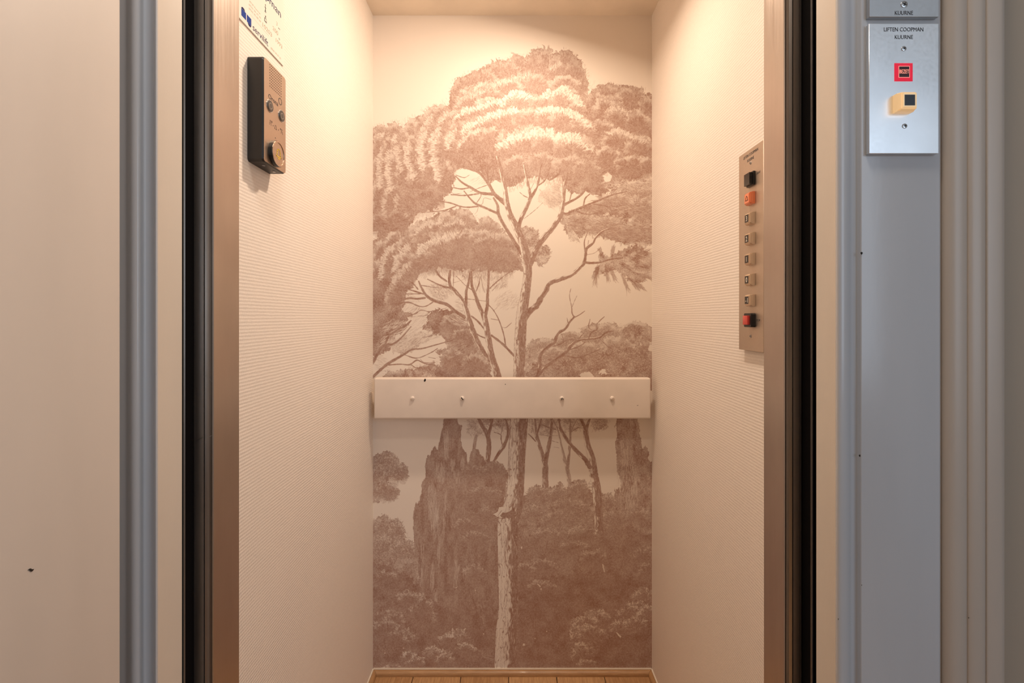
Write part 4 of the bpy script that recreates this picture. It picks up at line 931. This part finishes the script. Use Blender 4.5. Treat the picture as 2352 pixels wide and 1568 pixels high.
# ---------------------------------------------------------------- intercom on the left wall
def intercom():
    y0, y1 = .7984, .8762; z0, z1 = 1.4052, 1.5812; t = .0276
    yc, zc = (y0+y1)/2, (z0+z1)/2
    hu, hv = (y1-y0)/2, (z1-z0)/2
    root = thing('emergency_intercom', 'black boxed emergency intercom with speaker grille and bell button on left wall', 'intercom', (-HW, yc, zc), LEFT)
    U = lambda y: y-yc
    V = lambda z: z-zc
    bm = new()
    o = rrect(-hu, hu, -hv, hv, .006)
    prism(bm, o, -.001, t-.0035)
    a = [bm.verts.new((x, y, t-.0035)) for x, y in o]; b = [bm.verts.new((x*.965, y*.985, t-.0004)) for x, y in o]
    for i in range(len(o)):
        f = bm.faces.new((a[i], a[(i+1) % len(o)], b[(i+1) % len(o)], b[i])); f.smooth = True
    bm.faces.new(b)
    bmesh.ops.remove_doubles(bm, verts=bm.verts, dist=1e-5)
    obj('housing', bm, M_abs, root)
    bm = new(); prism(bm, rrect(-hu+.0013, hu-.0013, -hv+.0013, hv-.0013, .0052), t-.0012, t); obj('faceplate', bm, M_face, root)
    for u in (-.016, .020):
        bm = new(); disc(bm, 0, 0, .0027, 0, .0006, 14)
        s = obj('screw', bm, M_screw, root); s.matrix_local = Matrix.Translation((u, -hv-.0001, .0155)) @ Matrix.Rotation(math.pi/2, 4, 'X')
    bm = new()
    for i in range(9):
        for j in range(9):
            disc(bm, U(.8185+i*.0049), V(1.5765-j*.0046), .00115, t-.0005, t+.00012, 8)
    obj('speaker_grille', bm, M_hole, root)
    words(root, M_ink, (('Orona', .0082, U(.8303), V(1.5213), t, .0002), dict(fit=.0335)))
    bm = new()
    w = t+.0002
    # little pictograms: a speaking person, a bell, a listening person
    for u, s in ((U(.8198), 1), (U(.8605), -1)):
        ring(bm, u, V(1.4806), .0012, .0016, t, w, 12); path(bm, [(u-.0028, V(1.4735)), (u-.002, V(1.4775)), (u+.002, V(1.4775)), (u+.0028, V(1.4735))], .0005, t, w)
        for k in (1, 2): path(bm, [(u+s*(.002+.0016*k), V(1.4790)), (u+s*(.0027+.0016*k), V(1.4806)), (u+s*(.002+.0016*k), V(1.4822))], .0005, t, w)
    u = U(.838); bell = lambda k, cu, cv: [(cu+k*x, cv+k*y) for x, y in ((-1, -.7), (-.72, -.35), (-.66, .3), (-.4, .78), (0, .95), (.4, .78), (.66, .3), (.72, -.35), (1, -.7))]
    path(bm, bell(.0040, u, V(1.4765)), .0005, t, w, closed=True)
    for y in (.8292, .8480): disc(bm, U(y), V(1.4762), .0009, t, w, 10)
    disc(bm, U(.8373), V(1.458), .0010, t, w, 10)
    obj('pictogram_row', bm, M_ink, root)
    bm = new(); ring(bm, U(.8545), V(1.5294), .0047, .0062, t, t+.0002); obj('ring_emblem', bm, M_grey_btn, root)
    for y, nm in ((.8178, 'left'), (.8588, 'right')):
        bm = new(); disc(bm, U(y), V(1.5052), .0106, t-.0003, t+.0009, 32, 1); disc(bm, U(y), V(1.5052), .0096, t+.0002, t+.0018, 32, 0, .0090)
        ring(bm, U(y), V(1.5052), .0044, .0052, t+.0017, t+.0020, 24, 1)
        obj('push_button', bm, [M_grey_btn, M_screw], root)
    bm = new(); cu, cv = U(.835), V(1.4292)
    disc(bm, cu, cv, .0222, t-.0003, t+.0062, 48, 1); ring(bm, cu, cv, .0192, .0216, t+.006, t+.0078, 48, 2); disc(bm, cu, cv, .0193, t+.006, t+.0068, 48, 0)
    btn = obj('alarm_button', bm, [M_face, M_abs, M_ring], root)
    bm = new(); path(bm, bell(.0082, cu, cv+.0005), .0017, t+.0067, t+.0072, closed=True); path(bm, [(cu-.0028, cv-.0085), (cu+.0028, cv-.0085)], .0016, t+.0067, t+.0072)
    obj('bell_symbol', bm, M_yellow, btn)
intercom()

# ---------------------------------------------------------------- notice plate on the left wall
def notice():
    y0, y1, z0, z1 = .742, .9226, 1.627, 1.800; yc, zc = (y0+y1)/2, (z0+z1)/2
    root = thing('lift_notice_plate', 'white lift data plate with navy and blue print above the intercom', 'sign', (-HW, yc, zc), LEFT)
    U = lambda y: y-yc
    V = lambda z: z-zc
    t = .0022
    bm = new(); prism(bm, rrect(y0-yc, y1-yc, z0-zc, z1-zc, .004), 0, t); obj('plate', bm, M_sign, root)
    bm = new(); h = t+.0001
    bm.free()
    words(root, M_blue_ink, (('servilift', .0108, U(.8113), V(1.6370), t, .00015), dict(align='L', fit=.0506)), (('coopman', .0135, U(.9098), V(1.7195), t, .00015), dict(align='R', fit=.098)))
    bm = new()
    for a, b in ((.7767, .7906), (.7930, .8063)): bx(bm, U(a), U(b), V(1.6345), V(1.6462), t-.0005, t+.00015)
    for c, s in ((.7820, 1), (.8010, -1)):
        k = V(1.6404)+s*.0062
        prism(bm, [(U(c)-.0055, k), (U(c)+.0055, k), (U(c)+.0035, k+s*.0030), (U(c)-.0010, k+s*.0036), (U(c)-.0045, k+s*.0018)], t-.0005, t+.00015, 1)
    obj('square_emblem', bm, [M_blue, M_blue_ink], root)
    bm = new()
    W = [((s, c, U(y), V(z), t, .00012), dict(fit=f)) for s, c, y, z, f in (('10203', .0075, .8592, 1.6600, .033), ('200', .0075, .8885, 1.6760, .0205), ('3', .0070, .8940, 1.6925, None), ('1993', .0075, .9025, 1.6602, .0245),
         ('8520 Kuurne', .0030, .818, 1.6735, .034), ('(056) 35 07 01', .0030, .818, 1.6671, .038), ('(056) 35 08 60', .0030, .818, 1.6607, .038), ('(056) 35 07 01', .0032, .8905, 1.6352, .038))]
    words(root, M_ink_soft, *W)
    bx(bm, U(.803), U(.865), V(1.6522), V(1.6525), t-.0002, t+.0001)
    obj('dividing_line', bm, M_ink_soft, root)
    bm = new()
    c = U(.8525); disc(bm, c, V(1.7002), .0013, t, t+.00015, 12); path(bm, [(c, V(1.6975)), (c, V(1.6925)), (c-.0014, V(1.6875))], .0016, t, t+.00015); path(bm, [(c, V(1.6925)), (c+.0014, V(1.6875))], .0016, t, t+.00015); path(bm, [(c-.0026, V(1.6955)), (c+.0026, V(1.6955))], .0008, t, t+.00015)
    obj('person_pictogram', bm, M_ink, root); bm = new()
    c = U(.853); prism(bm, [(c-.0040, V(1.6700)), (c+.0040, V(1.6700)), (c+.0030, V(1.6775)), (c-.0030, V(1.6775))], t, t+.00015); disc(bm, c, V(1.6800), .0017, t, t+.00015, 12)
    wp = obj('weight_pictogram', bm, M_ink, root)
    words(root, M_ink, (('kg', .0030, U(.9035), V(1.6700), t, .00012), {}), (('pers', .0028, U(.9030), V(1.6888), t, .00012), {}))
    bm = new(); prism(bm, [(c-.0024, V(1.6716)), (c+.0024, V(1.6716)), (c+.0016, V(1.6760)), (c-.0016, V(1.6760))], t+.0001, t+.0003); obj('weight_window', bm, M_sign, wp)
notice()

# ---------------------------------------------------------------- control panel on the right wall
def slot_screw(root, u, v, w, r=.0030, an=30):
    bm = new(); disc(bm, 0, 0, r, -.0002, .0007, 20, 0, r*.92, .0004)
    for a in (an, an+90):
        s = Matrix.Rotation(math.radians(a), 4, 'Z')
        prism(bm, [(q.x, q.y) for q in [s @ Vector((x, y, 0)) for x, y in ((-r*.13, -r*.55), (r*.13, -r*.55), (r*.13, r*.55), (-r*.13, r*.55))]], .0005, .00125, 1)
    o = obj('screw', bm, [M_screw, M_ink], root); o.location = (u, v, w)
def cap_bm(bm, hu, hv, h, mi=0, taper=.86, bev=.0012):
    a = [(-hu, -hv), (hu, -hv), (hu, hv), (-hu, hv)]
    v0 = [bm.verts.new((x, y, 0)) for x, y in a]; v1 = [bm.verts.new((x, y, h*.55)) for x, y in a]; v2 = [bm.verts.new((x*taper, y*taper, h)) for x, y in a]
    fs = []
    for p, q in ((v0, v1), (v1, v2)):
        for i in range(4): fs.append(bm.faces.new((p[i], p[(i+1) % 4], q[(i+1) % 4], q[i])))
    fs.append(bm.faces.new(v2)); fs.append(bm.faces.new(v0[::-1]))
    for f in fs: f.material_index = mi
    r = bmesh.ops.bevel(bm, geom=list({e for f in fs[4:9] for e in f.edges}), offset=bev, segments=2, affect='EDGES')
    for f in r['faces']: f.material_index = mi
def panel():
    t = .009; K = (HW-t)/(HW-.002)
    y0, y1, z0, z1 = .8396, .9296, 1.0856, 1.4532; yc, zc = (y0+y1)/2, (z0+z1)/2
    root = thing('car_control_panel', 'tall metal floor button panel on right cabin wall beside the door post', 'control panel', (HW, yc*K, EYE+(zc-EYE)*K), RIGHT)
    U = lambda y: yc-y
    V = lambda z: z-zc
    bm = new(); bx(bm, -.045, .045, z0-zc, z1-zc, t-.002, t, 0, .0004, 1); obj('plate', bm, M_plate, root)
    bm = new(); bx(bm, -.042, .042, z0-zc+.003, z1-zc-.003, -.0005, t-.002); obj('back_box', bm, M_plate, root)
    words(root, M_ink, (('LIFTEN COOPMAN', .0052, U(.8846), V(1.4435), t, .0002), dict(fit=.053)), (('KUURNE', .0052, U(.8846), V(1.4340), t, .0002), dict(fit=.024)),
          (('LICHT', .0036, U(.8565), V(1.4010), t, .0002), dict(fit=.013)), (('STOP', .0036, U(.8575), V(1.1414), t, .0002), dict(fit=.012)))
    slot_screw(root, U(.8846), V(1.4270), t, .0030, 20); slot_screw(root, U(.8846), V(1.1124), t, .0030, 70)
    c = U(.8795)
    # black light rocker
    bm = new(); bx(bm, -.0125, .0125, -.0125, .0125, 0, .0045, 0, .0012, 2)
    prism(bm, [(-.0098, -.0105), (.0098, -.0105), (.0098, .0105), (-.0098, .0105)], .004, .0098)
    o = obj('light_switch', bm, M_blackgloss, root); o.location = (c, V(1.3955), t)
    # orange bell button
    bm = new(); cap_bm(bm, .0108, .0108, .0098, 0)
    o = obj('alarm_button', bm, M_orange, root); o.location = (c, V(1.3608), t)
    bm = new(); bell = [(.0046*x, .0046*y) for x, y in ((-1, -.75), (-.7, -.35), (-.62, .35), (0, 1), (.62, .35), (.7, -.35), (1, -.75))]
    path(bm, bell, .0009, .0097, .0101, closed=True); obj('bell_symbol', bm, M_hole, o)
    for s, z in (('3', 1.3246), ('2', 1.2880), ('1', 1.2513), ('0', 1.2142), ('-1', 1.1772)):
        bm = new(); cap_bm(bm, .0106, .0106, .0094, 0)
        o = obj('floor_button', bm, M_cap, root); o.location = (c, V(z), t)
        bm = new(); bx(bm, -.0074, .0074, -.0074, .0078, .0090, .0098, 1); bx(bm, -.0066, .0066, -.0066, .0070, .0096, .0100, 0)
        text_bm(bm, s, .0088, 0, .0002, .0100, .0002, mi=2, fit=.0084 if s == '-1' else None)
        obj('number_tile', bm, [M_tile, M_cap, M_white], o)
    bm = new(); prism(bm, rrect(-.0128, .0128, -.0125, .0125, .003), 0, .0085)
    o = obj('stop_switch', bm, M_abs, root); o.location = (c, V(1.1414), t)
    bm = new(); bx(bm, -.0086, .0086, -.0082, .0082, .0080, .0130, 0, .0008, 2); obj('red_rocker', bm, M_red, o)
panel()

# ---------------------------------------------------------------- plates on the casing at the right
def call_plates():
    dw, df = .580, .5743; t = dw-df
    xa, xb = .4276, px(2156, df); za, zb = pz(352.5, df), pz(54, df)
    uc, vc = (xa+xb)/2, (za+zb)/2; hu, hv = (xb-xa)/2, (zb-za)/2
    root = thing('call_panel', 'aluminium landing call plate with red occupied light and amber button on right casing', 'call panel', (uc, dw, vc), FACE)
    U = lambda x, d=df: px(x, d)-uc
    V = lambda y, d=df: pz(y, d)-vc
    bm = new(); bx(bm, -hu, hu, -hv, hv, 0, t, 0, .0004, 1); obj('plate', bm, M_plate_hall, root)
    words(root, M_ink, (('LIFTEN COOPMAN', .0048, U(2075.5), V(67.5), t, .0002), dict(fit=.0472)), (('KUURNE', .0048, U(2076), V(85), t, .0002), dict(fit=.0218)))
    slot_screw(root, U(2075.6), V(112), t, .0030, 40); slot_screw(root, U(2077.5), V(289.5), t, .0030, 15)
    bm = new(); cap_bm(bm, .0109, .0109, .0010, 0, .90, .0003)
    o = obj('occupied_light', bm, M_red_lit, root); o.location = (U(2075.8, .5738), V(165.5, .5738), t)
    bm = new(); bx(bm, -.0067, .0067, -.0069, .0070, .0006, .0011, 1); bx(bm, -.0060, .0060, -.0062, .0063, .0010, .0013, 0)
    text_bm(bm, 'BEZET', .0046, 0, .0003, .0013, .0002, mi=2, fit=.0112)
    obj('word_tile', bm, [M_red_tile, M_red_rim, M_red_text], o)
    bm = new(); cap_bm(bm, .0100, .0108, .0120, 0, .90, .0010)
    o = obj('call_button', bm, M_amber, root); o.location = (.4662-uc, 1.3995-vc, t)
    bm = new(); bx(bm, -.0070, .0070, -.0074, .0076, .0114, .0123, 1); bx(bm, -.0060, .0062, -.0062, .0064, .0120, .0125, 0)
    obj('dark_tile', bm, [M_slate, M_amber_rim], o)
    # plate above, cut by the top of the picture
    z0, z1 = pz(39, df), pz(39, df)+.155
    vc2 = (z0+z1)/2
    root = thing('key_switch_plate', 'dull grey metal plate just above the landing call plate on right casing', 'switch plate', ((xa+.4278+.0835)/2, dw, vc2), FACE)
    bm = new(); bx(bm, -hu, hu, -(z1-z0)/2, (z1-z0)/2, 0, t, 0, .0004, 1); obj('plate', bm, M_plate_dull, root)
    V2 = lambda y: pz(y, df)-vc2
    bm = new(); text_bm(bm, 'KUURNE', .0048, U(2076), V2(29.5), t, .0002, fit=.0218); obj('lettering', bm, M_ink, root)
    slot_screw(root, U(2076.3), V2(10.5), t, .0042, 60)
call_plates()

# ---------------------------------------------------------------- light
def area(name, loc, target, size, energy, col, shape='DISK', sy=None, spread=None):
    l = bpy.data.lights.new(name, 'AREA'); l.shape = shape; l.size = size
    if sy: l.size_y = sy
    l.energy = energy; l.color = col
    if spread: l.spread = math.radians(spread)
    o = bpy.data.objects.new(name, l); C.objects.link(o); o.location = loc
    o.rotation_euler = (Vector(target)-Vector(loc)).to_track_quat('-Z', 'Y').to_euler()
    return o
area('cabin_ceiling_lamp', (.07, 1.09, CEIL-.004), (.07-.24, 1.09+.04, CEIL-1.0), .07, LAMP[0], LAMP[1], spread=168)
X0, X1, Z0, Z1 = WIN
area('window_daylight', ((X0+X1)/2, -1.72, (Z0+Z1)/2), ((X0+X1)/2, 0, (Z0+Z1)/2), X1-X0-.1, SKY[0], SKY[1], 'RECTANGLE', Z1-Z0-.1)
area('hall_fill_light', (.02, HALL_FILL[2], 2.585), (.02, HALL_FILL[2], 0), .30, HALL_FILL[0], HALL_FILL[1])  # added warm fill for the lower cabin; no hall lamp is known here
w = bpy.data.worlds.new('World'); bpy.context.scene.world = w; w.use_nodes = True
w.node_tree.nodes['Background'].inputs[0].default_value = (.6, .75, 1, 1); w.node_tree.nodes['Background'].inputs[1].default_value = .3

# ---------------------------------------------------------------- camera
cam = bpy.data.cameras.new('camera'); cam.sensor_width = 36; cam.lens = 36*F/2352
cam.shift_x = (1176-CX)/2352; cam.shift_y = (CY-784)/2352
cam.clip_start = .01
co = bpy.data.objects.new('camera', cam); C.objects.link(co)
co.location = (0, 0, EYE); co.rotation_euler = (math.pi/2, 0, 0)
sc = bpy.context.scene; sc.camera = co
sc.view_settings.view_transform = 'Standard'; sc.view_settings.look = 'None'
sc.view_settings.exposure = EXPOSURE; sc.view_settings.gamma = 1
sc.view_settings.use_curve_mapping = False
sc.cycles.max_bounces = 12; sc.cycles.diffuse_bounces = 6
sc.cycles.use_denoising = True
